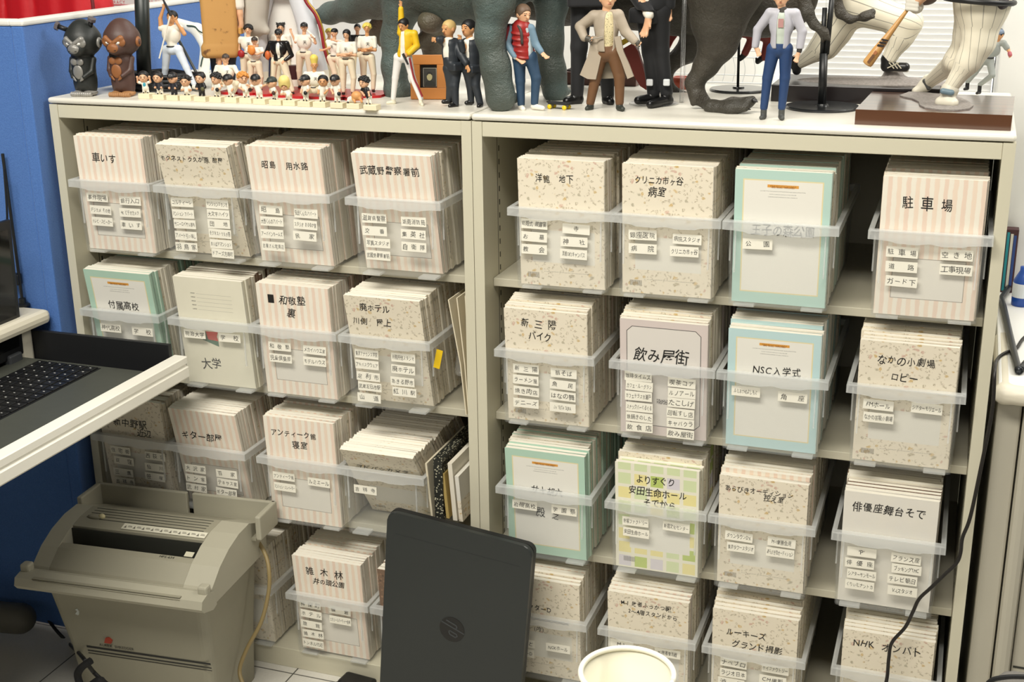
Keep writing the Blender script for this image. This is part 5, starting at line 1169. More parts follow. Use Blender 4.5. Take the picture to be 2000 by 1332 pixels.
# white curved ornament with green lines
q = PZ(392, 150); t = thing('curved_ornament', (q[0], q[1]+.06, TOPZ), 'white curved ornament with dark green lines between tank-top figurine and apron doll', 'ornament')
yy = q[1]+.06
obj('shell', sdf_mesh([('c', PY(346, 42, yy), PY(385, 58, yy), .008, .014), ('c', PY(385, 58, yy), PY(402, 90, yy), .014, .012), ('c', PY(402, 90, yy), PY(398, 138, yy), .012, .013)], .002, .006), mat('glossy_ivory', '#eeeee4', .25, coat=.5), t, smooth=True)
obj('green_lines', joinG(tube(spline([PY(365, 50, yy-.014), PY(380, 52, yy-.016), PY(388, 60, yy-.016), PY(399, 66, yy-.015)], 5), .0016, 6), tube(spline([PY(398, 84, yy-.013), PY(405, 96, yy-.013), PY(396, 112, yy-.014), PY(392, 130, yy-.0145)], 5), .0014, 6)), mat('dark_green_line', '#1f3d33', .5), t, smooth=True)
# pole, coil of cable, mic stand leg
q = PZ(283, 176); 
t = thing('black_pole', (q[0], q[1], TOPZ), 'thick black pole rising behind the brown gorilla figurine', 'pole')
top_ = PY(275, -60, q[1]); obj('pole_tube', tube([(q[0], q[1], TOPZ+.006), top_], .0145, 20), mat('satin_black_pole', '#202624', .4), t, smooth=True)
obj('pole_foot', lathe([(.0001, 0), (.03, 0), (.03, .004), (.017, .008), (.0001, .008)], (q[0], q[1], TOPZ), 24), BLKM, t, smooth=True)
c0 = PZ(300, 176); cp = []
for k in range(220):
    a_ = k*.2; rr_ = 1+.06*math.sin(k*.37); cp.append((c0[0]+.095*math.cos(a_)*rr_, c0[1]+.02+.055*math.sin(a_)*rr_, TOPZ+.0045+.028*k/220+.002*math.sin(k*.9)))
root('cable_coil', tube(cp, .0044, 7), BLK, 'coil of thick black cable lying behind the gorilla figurines', 'cable', smooth=True)
q = PZ(388, 158); root('slanted_rod', tube([PY(350, 80, q[1]), PY(388, 150, q[1]), PY(392, 158, q[1])], .0032, 8), mat('dark_grey_rod', '#3a3d3b', .4), 'dark slanted rod behind the tank-top figurine', 'rod', smooth=True)
# --- photo frame
q = PZ(838, 194); s = mpp(q)
t = thing('picture_frame', (q[0], q[1], TOPZ), 'orange picture frame with small dark portrait behind the suited pair', 'picture frame')
Mf = Matrix.Translation((q[0], q[1], TOPZ)) @ Matrix.Rotation(camyaw(q)-.16, 4, 'Z') @ Matrix.Rotation(math.radians(-8), 4, 'X')
fw, fh, ow, oh = .0345, .083, .0165, .0215; OR = mat('orange_leather_frame', '#c07a33', .5, bump=.06, bscale=300)
cz = fh*.52
for nm, G in (('frame_rail', box((-fw, -.006, 0), (fw, .006, cz-oh), .0012)), ('frame_rail', box((-fw, -.006, cz+oh), (fw, .006, fh), .0012)), ('frame_stile', box((-fw, -.006, cz-oh), (-ow, .006, cz+oh))), ('frame_stile', box((ow, -.006, cz-oh), (fw, .006, cz+oh)))): obj(nm, xf(G, Mf), OR, t)
obj('mount', xf(box((-ow, .003, cz-oh), (ow, .005, cz+oh)), Mf), mat('black_mount', '#16130f', .6), t)
obj('print_border', xf(box((-.011, .0018, cz-.0195), (.0145, .003, cz+.0155)), Mf), mat('grey_print_border', '#b9b6a6', .6), t)
obj('portrait_print', xf(box((-.0102, .0012, cz-.0187), (.0137, .0019, cz+.0147)), Mf), mat('dark_print', '#33322c', .5), t)
el = [(.0012+.0052*math.cos(k*.3), cz-.001+.0072*math.sin(k*.3)) for k in range(21)]
obj('portrait_face', xf(prism(el, 'y', .0006, .0012), Mf), mat('print_face_tone', '#b9b183', .6), t)
obj('portrait_hair', xf(prism([(-.0034, cz+.001), (-.0036, cz+.006), (.001, cz+.0085), (.0058, cz+.006), (.0056, cz+.002), (.003, cz+.0045), (-.001, cz+.0042)], 'y', .0003, .0008), Mf), mat('print_dark_hair', '#1e1d18', .6), t)
obj('portrait_shoulders', xf(prism([(-.009, cz-.0187), (-.006, cz-.011), (-.001, cz-.007), (.004, cz-.007), (.010, cz-.011), (.0125, cz-.0187)], 'y', .0007, .0011), Mf), mat('print_dark_coat', '#26261f', .6), t)
obj('easel_back', xf(box((-.01, .006, .001), (.01, .03, .04)), Mf), mat('black_mount', '#16130f', .6), t)
# ------------------------------------------------------------------ gorilla figurines
def gorilla(label, ub, vb, u0, v0, dark, face_c, foot_c, bolts):
    b = PZ(ub, vb); s = mpp(b); y = b[1]; r = 36*s
    f = nrm([.10, -1, 0]); rt = np.array([-f[1], f[0], 0]); rt = np.array([1, .10, 0])/math.hypot(1, .1); up = np.array([0, 0, 1.0]); Rm = np.stack([rt, -f, up], 1)
    H = PY(u0, v0, y)
    X = lambda a, c, d: H+rt*a*r+f*c*r+up*d*r
    bz = TOPZ; bc = np.array([b[0], y, bz]); hb = (H[2]-bz)
    body = [('e', H, (.98*r, 1.0*r, .90*r), Rm), ('e', X(0, 0, .40), (.68*r, .70*r, .70*r), Rm), ('e', X(0, .72, -.42), (.50*r, .42*r, .36*r), Rm),
            ('c', bc+[0, 0, .72*r], bc+[0, 0, hb*.62], .60*r, .64*r)]+[('c', bc+rt*q*.29*r+[0, 0, .40*r], bc+rt*q*.27*r+[0, 0, .9*r], .33*r, .36*r) for q in (-1, 1)]
    o = root('gorilla_figurine', sdf_mesh(body, .0011, .006), dark, label, 'figurine', None, smooth=True, base=bc)
    P = lambda n, pr, m_, k=.003, h=.0009, cuts=(): obj(n, sdf_mesh(pr, h, k, cuts), m_, o, smooth=True)
    P('neck_groove', [('c', bc+[0, 0, hb-.86*r], bc+[0, 0, hb-.83*r], .60*r, .60*r)], mat('groove_dark', '#141210', .6))
    br = [('c', X(-.42, .86, .10), X(-.08, 1.0, -.10), .17*r, .11*r), ('c', X(.42, .86, .10), X(.08, 1.0, -.10), .17*r, .11*r),
          ('e', X(-.36, .84, -.10), (.30*r, .15*r, .26*r), Rm), ('e', X(.36, .84, -.10), (.30*r, .15*r, .26*r), Rm), ('e', X(0, .98, -.40), (.34*r, .20*r, .26*r), Rm), ('e', X(0, 1.08, -.30), (.17*r, .10*r, .10*r), Rm)]
    P('face_patch', br, face_c, .05*r)
    P('mouth_line', [('c', X(-.22, 1.13, -.50), X(.22, 1.13, -.50), .022*r, .022*r)], mat('groove_dark', '#141210', .6), 0, .0007)
    for q in (-1, 1):
        P('eye', [('e', X(q*.27, .965, -.10), (.155*r, .07*r, .105*r), Rm)], EYEW, 0, .0006); P('pupil', [('e', X(q*.25, 1.02, -.10), (.04*r, .03*r, .042*r), Rm)], BLACKF, 0, .0005)
        P('ear', [('e', X(q*.98, .05, -.12), (.13*r, .22*r, .28*r), Rm)], face_c, 0); P('ear_hollow', [('e', X(q*1.10, .12, -.12), (.05*r, .10*r, .15*r), Rm)], dark, 0, .0006)
    C = lambda a, z: bc+rt*a*r+f*.60*r+up*z*r
    zc = hb/r-1.02
    P('chest_patch', [('e', C(-.17, zc-.08), (.22*r, .10*r, .20*r), Rm), ('e', C(.17, zc-.08), (.22*r, .10*r, .20*r), Rm)], face_c, .02*r)
    P('belly_patch', [('e', C(0, zc-.62), (.30*r, .09*r, .38*r), Rm)], face_c, 0)
    for q in (-1, 1):
        P('arm', [('c', bc+rt*q*.62*r+up*(zc+.0)*r, bc+rt*q*.60*r+f*.25*r+up*(zc-.6)*r, .17*r, .15*r), ('c', bc+rt*q*.60*r+f*.25*r+up*(zc-.6)*r, bc+rt*q*.34*r+f*.62*r+up*(zc-.86)*r, .14*r, .11*r)], dark, .05*r)
        P('hand', [('c', bc+rt*q*(.34-.03*k)*r+f*.64*r+up*(zc-.82-.06*k)*r, bc+rt*q*(.22-.03*k)*r+f*.68*r+up*(zc-.92-.05*k)*r, .05*r, .04*r) for k in range(4)], face_c, .01*r, .0007)
        P('foot', [('e', bc+rt*q*.31*r+f*.12*r+up*.15*r, (.34*r, .52*r, .17*r), Rm)]+[('e', bc+rt*(q*.31+(k-2)*.125)*r+f*(.60-.035*abs(k-2))*r+up*.12*r, (.085*r, .15*r, .14*r), Rm) for k in range(5)], foot_c, .015*r)
    if bolts:
        SB = mat('dull_bolt_metal', '#6b6466', .45, metal=.4)
        for q, d0, d1 in ((-1, X(-.72, .25, .55), X(-1.15, .35, .72)), (1, X(.55, .1, .66), X(.72, .15, 1.0))):
            n_ = nrm(d1-d0); u_ = nrm(np.cross(n_, f)); w_ = np.cross(n_, u_)
            obj('bolt_shank', tube([d0, d1], .13*r, 10), BLACKF, o, smooth=True)
            hx = [[d1+n_*t_*r+(u_*math.cos(k*math.pi/3)+w_*math.sin(k*math.pi/3))*.24*r for k in range(6)] for t_ in (0, .17)]
            V = hx[0]+hx[1]; F = [list(range(6))[::-1], list(range(6, 12))]+[[k, (k+1) % 6, 6+(k+1) % 6, 6+k] for k in range(6)]
            obj('bolt_head', (np.array(V), F), SB, o)
gorilla('black gorilla figurine with silver face and two bolts in its head', 170, 186, 162, 78, mat('matt_black_vinyl', '#242725', .5, bump=.1, bscale=200), mat('silver_paint', '#8f8d88', .42, metal=.35), mat('silver_foot_paint', '#a3a099', .4, metal=.4), True)
gorilla('brown gorilla figurine with orange-tan face beside the black pole', 244, 187, 238, 76, mat('brown_vinyl', '#4e3730', .5, bump=.1, bscale=200), mat('orange_tan_paint', '#8f5b33', .5), mat('tan_foot_paint', '#a97b4f', .5, bump=.2, bscale=500), False)

# ------------------------------------------------------------------ row of big-headed baseball figurines on cream blocks
BLKC = mat('cream_block', '#f0e5c3', .5)
def chibi(label, ub, vb, uh, vh, top, pants=WHITEF, cap=None, hair=HAIRB, style='cap', skin=SKIN, yaw=0, extra=None, hs=1.0):
    fb = PZ(ub, vb+6); s = mpp(fb); y = fb[1]+.011; bz = TOPZ+.0098
    t = thing('big_head_figurine', (fb[0], y, TOPZ), label, 'figurine', 'big-headed baseball figurines')
    obj('base_block', box((fb[0]-.0128, fb[1], TOPZ), (fb[0]+.0128, fb[1]+.021, bz), .0008), BLKC, t)
    h0 = PY(uh, vh, y); a = camyaw(h0)+math.radians(yaw); f = np.array([math.sin(a), -math.cos(a), 0]); rt = np.array([math.cos(a), math.sin(a), 0]); up = np.array([0, 0, 1.]); Rm = np.stack([rt, -f, up], 1)
    r = 11.6*s*hs; c = np.array([(fb[0]*.6+h0[0]*.4), y, 0]); zt = h0[2]-.75*r; zh = bz+(zt-bz)*.42
    hip = np.array([c[0], y, zh]); nk = np.array([h0[0]*.8+c[0]*.2, y, zt]); w_ = .42*r
    P = lambda n, pr, m_, k=.001, h=.0008, cuts=(): obj(n, sdf_mesh(pr, h, k, cuts), m_, t, smooth=True)
    sh = [nk-rt*w_*1.25-up*.22*r, nk+rt*w_*1.25-up*.22*r]; ex = extra or {}
    el = [sh[0]-rt*.25*r-up*.55*r+f*.1*r, sh[1]+rt*.25*r-up*.55*r+f*.1*r]; wr = [hip-rt*.55*r+f*.55*r+up*.3*r, hip+rt*.55*r+f*.55*r+up*.3*r]
    if ex.get('arms') == 'out': el = [sh[0]-rt*.55*r-up*.05*r, sh[1]+rt*.55*r-up*.05*r]; wr = [el[0]-rt*.5*r+up*.2*r+f*.2*r, el[1]+rt*.5*r+up*.2*r+f*.2*r]
    if ex.get('arms') == 'point': el = [sh[0]-rt*.7*r-up*.1*r, el[1]]; wr = [el[0]-rt*.7*r, wr[1]]
    if ex.get('arms') == 'up': el = [sh[0]-rt*.5*r+up*.1*r, sh[1]+rt*.5*r+up*.1*r]; wr = [h0-rt*1.0*r+f*.2*r, h0+rt*1.0*r+f*.2*r]
    arms = [('c', sh[i], el[i], .21*r, .19*r) for i in (0, 1)]+[('c', el[i], wr[i], .17*r, .15*r) for i in (0, 1)]
    hd = [('e', h0-up*.05*r, (.80*r, .86*r, .86*r), Rm), ('e', h0+f*.22*r-up*.45*r, (.58*r, .55*r, .45*r), Rm), ('c', h0+f*.8*r-up*.05*r, h0+f*.93*r-up*.22*r, .09*r, .14*r), ('e', h0-rt*.82*r-up*.1*r, (.12*r, .2*r, .22*r), Rm), ('e', h0+rt*.82*r-up*.1*r, (.12*r, .2*r, .22*r), Rm)]
    P('body', hd+arms+[('c', nk, hip, .3*r, .35*r)]+[('e', wr[i], (.2*r,)*3) for i in (0, 1)], skin, .0012)
    P('jersey', [('c', nk-up*.25*r, hip+up*.1*r, .46*r, .52*r)]+[('c', sh[i], sh[i]+(el[i]-sh[i])*(1.0 if ex.get('long') else .6), .25*r, .26*r) for i in (0, 1)]+([('c', el[i], wr[i], .22*r, .2*r) for i in (0, 1)] if ex.get('long') else []), top, .0012)
    lg = [(hip+rt*q*.22*r, np.array([c[0], y, bz+.0022])+rt*q*.34*r) for q in (-1, 1)]
    P('trousers', [('c', a_, b_, .29*r, .24*r) for a_, b_ in lg]+[('c', hip-rt*.1*r, hip+rt*.1*r, .46*r, .46*r)], pants, .001)
    for a_, b_ in lg: P('shoe', [('c', b_-up*.0006, b_+f*.3*r-up*.0009, .0014, .0013)], BLACKF, 0, .0005)
    if style == 'cap': P('cap', [('e', h0+up*.22*r, (.86*r, .93*r, .80*r), Rm), ('e', h0+up*.2*r+f*.85*r, (.62*r, .55*r, .09*r), Rm)], cap or BLACKF, .0006, .0008, [('p', h0+up*.12*r, -up)])
    cut = [('x', h0+f*.85*r-up*.35*r, (.82*r, .85*r, .85*r))]
    if style == 'short': P('hair', [('e', h0+up*.18*r-f*.08*r, (.9*r, .95*r, .86*r), Rm)], hair, .001, .0008, cut)
    if style == 'curly': P('hair', [('e', h0+up*.35*r-f*.08*r, (.9*r, .9*r, .75*r), Rm)]+[('e', h0+up*(.15+.85*k/24)*r+(rt*math.cos(k*2.4)-f*math.sin(k*2.4))*.9*math.sqrt(max(.05, 1-(k/25)**2))*r, (.24*r,)*3) for k in range(25)], hair, .0006, .0007, cut)
    if style == 'wild': P('hair', [('e', h0+up*.3*r-f*.1*r, (.9*r, .95*r, .8*r), Rm)]+[('c', h0+up*.4*r, h0+up*(.25+.8*k/16)*r+(rt*math.cos(k*2.4)-f*math.sin(k*2.4))*1.3*math.sqrt(max(.1, 1-(k/17)**2))*r, .4*r, .05*r) for k in range(16)], hair, .0006, .0007, cut)
    if style == 'tall': P('hair', [('c', h0+up*.15*r+f*.1*r, h0+up*.75*r+f*.35*r, 1.0*r, .95*r)], hair, .001, .0009, [('x', h0+f*.95*r-up*.65*r, (.7*r, .8*r, .75*r))])
    for q in (-1, 1):
        P('eyebrow', [('c', h0+rt*q*.14*r+up*.02*r+f*.83*r, h0+rt*q*.46*r+up*.12*r+f*.72*r, .055*r, .05*r)], HAIRB, 0, .0005)
        P('eye', [('e', h0+rt*q*.29*r-up*.12*r+f*.79*r, (.12*r, .06*r, .06*r), Rm)], BLACKF, 0, .00045)
    if ex.get('glove') is not None: P('glove', [('e', wr[1]+f*.1*r, (.34*r, .28*r, .36*r), Rm)], ex['glove'], 0)
    if ex.get('sash') is not None: P('shirt_panel', [('e', (nk+hip)/2+f*.40*r, (.26*r, .16*r, .42*r), Rm)], ex['sash'], 0)
    if style == 'cap' and ex.get('mark', True):
        V2, F = textG('K', .6*r, 0); q = h0+up*.5*r+f*.86*r; obj('cap_mark', (q+V2[:, :1]*rt+V2[:, 1:]*(up*.9-f*.35), F), mat('pale_cap_mark', '#b9b9b4', .5), t)
GB = mat('brown_glove', '#4b3226', .6); TEAL = mat('turquoise_paint', '#3f9fb5', .5); NAVY = mat('navy_black_paint', '#23242c', .5); ORH = mat('orange_hair_paint', '#d08a3c', .55); YLH = mat('pale_yellow_hair_paint', '#ecd684', .5)
NUDE = mat('orange_skin_paint', '#dc9f62', .5)
for a_ in (
    ('big-headed figurine with black hair, hands up and turquoise shirt panel, leftmost of the row', 281, 187, 280, 150, WHITEF, WHITEF, None, HAIRB, 'short', SKIN, -10, dict(arms='up', sash=TEAL)),
    ('big-headed figurine with flat black hair and black jumper, second from the gorilla', 309, 189, 308, 151, NAVY, WHITEF, None, HAIRB, 'short', SKIN, -25, dict(long=True)),
    ('big-headed figurine in dark cap and dark jacket, under the tank-top figurine', 336, 190.5, 337, 152, NAVY, NAVY, BLACKF, HAIRB, 'cap', SKIN, -30, dict(long=True)),
    ('big-headed figurine with wild spiky black hair swept back', 362, 191, 362, 158, WHITEF, WHITEF, None, HAIRB, 'wild', SKIN, -20, {}),
    ('big-headed figurine in black school jacket holding a brown mitt', 390, 193, 391, 152, BLACKF, BLACKF, None, HAIRB, 'short', SKIN, -30, dict(long=True, glove=mat('olive_mitt', '#5d5a3a', .6))),
    ('big-headed figurine with black curls and a black glove, left of the pointing one', 420, 194, 422, 154, WHITEF, WHITEF, None, HAIRB, 'curly', SKIN, -40, dict(glove=BLACKF)),
    ('big-headed figurine in black cap pointing an arm to the left', 450, 195, 445, 156, WHITEF, WHITEF, BLACKF, HAIRB, 'cap', SKIN, -35, dict(arms='point', mark=False)),
    ('big-headed figurine with orange pompadour and brown glove', 479, 196, 474, 153, WHITEF, WHITEF, None, ORH, 'curly', SKIN, 15, dict(glove=GB)),
    ('big-headed figurine in black cap with both arms stretched out', 506, 198, 499, 156, WHITEF, WHITEF, BLACKF, HAIRB, 'cap', SKIN, -15, dict(arms='out', mark=False)),
    ('big-headed figurine bending under a wide dark green cap', 537, 200, 531, 161, WHITEF, WHITEF, mat('dark_green_cap', '#2b3430', .55), HAIRB, 'cap', SKIN, -60, dict(glove=GB, mark=False)),
    ('big-headed figurine with huge pale yellow crest of hair', 564, 201, 556, 166, WHITEF, WHITEF, None, YLH, 'tall', SKIN, -10, {}),
    ('big-headed figurine in black cap with pale letter, looking left', 593, 203, 596, 157, WHITEF, WHITEF, BLACKF, HAIRB, 'cap', SKIN, -45, dict(glove=BLACKF)),
    ('big-headed figurine with tan face and flat black hair, arms folded', 623, 204, 631, 158, WHITEF, WHITEF, None, HAIRB, 'short', SKIN2, -10, {}),
    ('big-headed figurine in black cap gripping a ball in both hands', 657, 206, 654, 157, WHITEF, WHITEF, BLACKF, HAIRB, 'cap', SKIN, -20, dict(glove=BLACKF)),
    ('big-headed figurine with black curls, black shirt and white shorts, rightmost of the row', 722, 210, 711, 161, BLACKF, WHITEF, None, HAIRB, 'curly', SKIN, -40, {}),
): chibi(*a_)
fb = PZ(689, 213); t = thing('big_head_figurine', (fb[0], fb[1]+.011, TOPZ), 'orange-skinned big-headed figurine sprawling face down on its block', 'figurine', 'big-headed baseball figurines')
obj('base_block', box((fb[0]-.0128, fb[1], TOPZ), (fb[0]+.0128, fb[1]+.021, TOPZ+.0098), .0008), BLKC, t)
c = fb+[0, .010, .0098]
obj('body', sdf_mesh([('e', c+[.004, 0, .013], (.010, .0085, .0085)), ('c', c+[.012, -.003, .009], c+[.016, -.004, .003], .0025, .002), ('c', c+[-.002, -.004, .008], c+[.004, -.008, .003], .0022, .002)], .0008, .002), NUDE, t, smooth=True)
obj('trousers', sdf_mesh([('c', c+[-.003, 0, .008], c+[-.010, 0, .006], .0055, .005), ('c', c+[-.010, .0, .005], c+[-.0115, -.004, .0025], .0032, .0024)], .0008, .002), WHITEF, t, smooth=True)
obj('shoe', sdf_mesh([('c', c+[-.0115, -.006, .0016], c+[-.009, -.009, .0016], .0016, .0015)], .0005, 0), BLACKF, t, smooth=True)

# ------------------------------------------------------------------ baseball team on the red base
RED = mat('glossy_red_base', '#b3151d', .3)
lobes = [PZ(u, v) for u, v in ((436, 186), (470, 188), (505, 190), (540, 192), (575, 194), (610, 195), (645, 197), (680, 198), (716, 193))]
def scallop():
    pr = []
    for p in lobes: pr.append(('e', np.array([p[0], p[1]+.055, TOPZ]), (.030, .052, .0001)))
    return pr
V0 = []; F0 = []; n0 = 0
pts = []
for p in lobes[::1]:
    for k in range(9):
        a_ = math.radians(200+140*k/8); pts.append((p[0]+.0215*math.cos(a_), p[1]+.030+.0215*math.sin(a_)))
pts += [(lobes[-1][0]+.016, lobes[-1][1]+.09), (lobes[0][0]-.02, lobes[0][1]+.13)]
root('team_base', prism(pts, 'z', TOPZ, TOPZ+.005), RED, 'glossy red scalloped base plate under the baseball figurines', 'base', None)
TZ = TOPZ+.005
TM = dict(zb=TZ, group='baseball team figurines')
def std(uf, vf, uh, vh, w_=15, arms='down', lean=0, g=9):
    H = vf-vh; sh = vh+H*.135+3; hp = vh+H*.46
    J = dict(hd=(uh, vh), sh=[(uh-w_, sh), (uh+w_, sh)], hip=[(uh-w_*.55, hp), (uh+w_*.55, hp)], kn=[(uf-w_*.7, vf-H*.27), (uf+w_*.7, vf-H*.27)], an=[(uf-g, vf-H*.05), (uf+g, vf-H*.05)], toe=[(uf-g-2, vf), (uf+g+2, vf)])
    if arms == 'down': J.update(el=[(uh-w_*1.25, sh+H*.19), (uh+w_*1.25, sh+H*.19)], wr=[(uh-w_*1.2, sh+H*.33), (uh+w_*1.2, sh+H*.33)], ha=[(uh-w_*1.15, sh+H*.41), (uh+w_*1.15, sh+H*.41)])
    if arms == 'cross': J.update(el=[(uh-w_*1.15, sh+H*.19, -3), (uh+w_*1.15, sh+H*.19, -3)], wr=[(uh+w_*.25, sh+H*.17, -15), (uh-w_*.25, sh+H*.20, -13)], ha=[(uh+w_*.75, sh+H*.15, -13), (uh-w_*.75, sh+H*.20, -11)])
    if arms == 'hip': J.update(el=[(uh-w_*1.6, sh+H*.2, 4), (uh+w_*1.6, sh+H*.2, 4)], wr=[(uh-w_*.85, hp-2, -4), (uh+w_*.85, hp-2, -4)], ha=[(uh-w_*.4, hp+4, -8), (uh+w_*.4, hp+4, -8)])
    return J
PINKT = CREAMF; CLE = mat('dark_cleats', '#2a2320', .5)
com = dict(legr=1.38, top=WHITEF, sleeve='short', pants=CREAMF, shoes=CLE, belt=BLACKF, emblem=True, skin=SKIN)
def team(label, base, J, hr, **kw):
    d = dict(com); d.update(TM); d.update(kw); return fig('baseball_figurine', label, base, J, hr, **d)
team('baseball figurine with long black hair and crossed arms, at the front right', (680, 186), std(680, 183, 677, 67, 15, 'cross'), 8.6, hair=HAIRB, hairstyle='long', face=-20, tilt=-12)
team('blond baseball figurine with crossed arms beside the big teal leg', (720, 181), std(720, 178, 717, 55, 14, 'cross'), 8.6, hair=BLOND, hairstyle='afro', skin=SKIN2, face=-5)
team('dark-jacketed baseball figurine behind the crossed-arm pair', (700, 160), std(700, 162, 698, 55, 14, 'down'), 7.8, hair=HAIRB, top=BLACKF, sleeve='long', open_front=WHITEF, emblem=None, face=-10)
J = std(663, 172, 653, 64, 13, 'down'); J.update(el=[(644, 93, -8), (676, 86, -8)], wr=[(634, 97, -10), (656, 80, -16)], ha=[(624, 98, -10), (645, 76, -18)])
team('baseball figurine in backwards black cap reaching an open hand to the left', (664, 172), J, 8.2, hair=HAIRB, cap=BLACKF, hairstyle='back', face=-40, skin=SKIN)
J = std(652, 160, 643, 64, 11, 'down'); J.update(el=[(634, 84), (652, 84)], wr=[(640, 76, -8), (656, 100)], ha=[(645, 68, -10), (658, 108)])
team('yellow-haired baseball figurine peeking out behind the backwards cap', (650, 156), J, 7.2, hair=BLOND, hairstyle='afro', emblem=None, face=-20)
J = std(595, 170, 594, 53, 15, 'down'); J.update(el=[(577, 82, -4), (616, 84, -4)], wr=[(570, 66, -6), (613, 73, -8)], ha=[(567, 56, -6), (607, 68, -8)])
o, D = team('baseball figurine resting a white bat on its shoulder, one hand raised', (595, 172), J, 8.6, hair=HAIRB, cap=BLACKF, hairstyle='short', face=-5)
W = D['W']; obj('shoulder_bat', tube([W((598, 58, 2)), W((616, 74, -12))], [.0024, .0014], 8), WHITEF, o)
J = std(597, 160, 600, 62, 16, 'hip')
team('baseball figurine with hands on hips hidden behind the bat carrier', (597, 158), J, 7.6, hair=HAIRB, emblem=None)
J = std(552, 182, 544, 66, 16, 'hip', g=19); J['kn'] = [(533, 150), (562, 150)]
LEA = mat('black_leather_jacket', '#161616', .3, bump=.2, bscale=150)
o, D = team('baseball figurine in open black leather jacket, cap and dark sunglasses, legs apart', (552, 183), J, 9, hair=HAIRB, cap=BLACKF, top=LEA, sleeve='long', open_front=WHITEF, emblem=None, face=-5, tilt=-6)
r = D['r']; obj('sunglasses', sdf_mesh([('e', D['C']+D['rt']*q*.3*r+D['f']*.82*r+D['up']*.05*r, (.24*r, .1*r, .14*r)) for q in (-1, 1)]+[('c', D['C']-D['rt']*.3*r+D['f']*.84*r+D['up']*.08*r, D['C']+D['rt']*.3*r+D['f']*.84*r+D['up']*.08*r, .05*r, .05*r)], .0006, 0), BLACKF, o, smooth=True)
W = D['W']; obj('bat_cane', tube([W((527, 112, -10)), W((526, 150, -10))], .0017, 8), mat('dark_blue_bat', '#1c2540', .4), o)
obj('orange_glove', sdf_mesh([('e', W((523, 108, -10)), (.006, .005, .009))], .0009, 0), mat('orange_leather', '#c9642f', .5), o, smooth=True)
team('wild-haired baseball figurine with headband behind the leather jacket', (553, 160), std(553, 162, 548, 54, 15, 'down'), 8.4, hair=HAIRB, hairstyle='wild', emblem=None)
J = std(500, 176, 497, 80, 14, 'down'); J.update(el=[(484, 100, -4), (513, 102, -4)], wr=[(492, 106, -14), (503, 106, -14)], ha=[(490, 98, -16), (492, 104, -18)])
o, D = team('small baseball figurine in dark cap cradling an orange glove', (500, 176), J, 7.6, hair=HAIRB, cap=mat('dark_brown_cap', '#3c342e', .5), face=-15)
obj('orange_glove', sdf_mesh([('e', D['W']((491, 98, -18)), (.0085, .005, .0095)), ('c', D['W']((488, 96, -18)), D['W']((486, 90, -18)), .003, .002)], .0009, .002), mat('orange_leather_light', '#e08a3d', .5), o, smooth=True)
J = std(487, 168, 485, 58, 15, 'down'); J.update(el=[(466, 84), (502, 86)], wr=[(467, 96, -4), (503, 104)], ha=[(470, 106, -8), (503, 112)])
o, D = team('baseball figurine with black fringe hair holding a red glove low', (487, 166), J, 9, hair=HAIRB, hairstyle='afro', face=-10)
obj('red_glove', sdf_mesh([('e', D['W']((471, 105, -10)), (.0075, .005, .008))], .0009, 0), mat('dark_red_leather', '#a32024', .5), o, smooth=True)
team('baseball figurine with bushy black hair behind the red glove holder', (500, 158), std(500, 160, 497, 60, 14, 'down'), 9, hair=HAIRB, hairstyle='afro', emblem=None, face=-60)
def seated(label, base, hd, hr, **kw):
    u, v = hd; J = dict(hd=hd, sh=[(u-17, v+17), (u+17, v+17)], el=[(u-22, v+34, -6), (u+24, v+32, -6)], wr=[(u-14, v+44, -12), (u+22, v+44, -14)], ha=[(u-8, v+48, -14), (u+14, v+48, -16)], hip=[(u-8, v+48, 6), (u+8, v+48, 6)], kn=[(u-22, v+50, -22), (u+22, v+50, -22)], an=[(u-14, v+68, -16), (u+14, v+68, -16)], toe=[(u-16, v+72, -24), (u+16, v+72, -24)])
    return team(label, base, J, hr, **kw)
seated('crouching baseball figurine in white jersey and dark cap below the tan apron', (443, 180), (441, 114), 8.4, hair=HAIRB, cap=mat('brown_black_cap', '#4a4038', .5), face=5)
seated('crouching baseball figurine with tall yellow crown of hair', (614, 190), (614, 127), 8.4, hair=BLOND, hairstyle='crown', skin=SKIN2, face=0)
team('small figurine in red tracksuit in front of the tan apron', (435, 166), std(435, 160, 434, 74, 9, 'down', g=5), 6.8, hair=HAIRB, top=mat('red_tracksuit', '#8e2f3c', .6), sleeve='long', pants=None, belt=None, emblem=None)

# ------------------------------------------------------------------ dinosaurs
def skin_mat(name, c0, c1, c2, sc=30):
    n = NT(name, .5); a_ = n.noise(sc, 5); b_ = n.noise(sc*.35, 3); w_ = n.t.nodes.new('ShaderNodeTexWave'); w_.inputs['Scale'].default_value = sc*.9; w_.inputs['Distortion'].default_value = 16; w_.inputs['Detail'].default_value = 5; w_.bands_direction = 'Z'; w_.inputs['Detail Scale'].default_value = 2.2
    n.t.links.new(n.vec, w_.inputs['Vector']); vd, _ = n.voro(sc*14)
    c = n.mix(n.step(b_, .35, .65), n.mix(a_, c0, c1), c2); c = n.mix(n.op('MULTIPLY', n.step(w_.outputs['Fac'], .8, .98), .05), c, lin('#8b8f86'))
    return n.out(c, n.op('ADD', n.op('MULTIPLY', w_.outputs['Fac'], .12), n.op('ADD', n.op('MULTIPLY', n.noise(sc*4, 5), 1.6), n.op('MULTIPLY', vd, .5))), .7)
SAU = skin_mat('teal_grey_dinosaur_skin', '#3c4a4a', '#62736f', '#4a524c'); SAUB = skin_mat('brown_grey_dinosaur_skin', '#4a4338', '#6a5f50', '#55503f')
TRX = skin_mat('dark_olive_dinosaur_skin', '#2e2a24', '#4a443a', '#3a372f', 36)
b = PZ(980, 216); s = mpp(b); pxr = lambda n_: n_*.00091
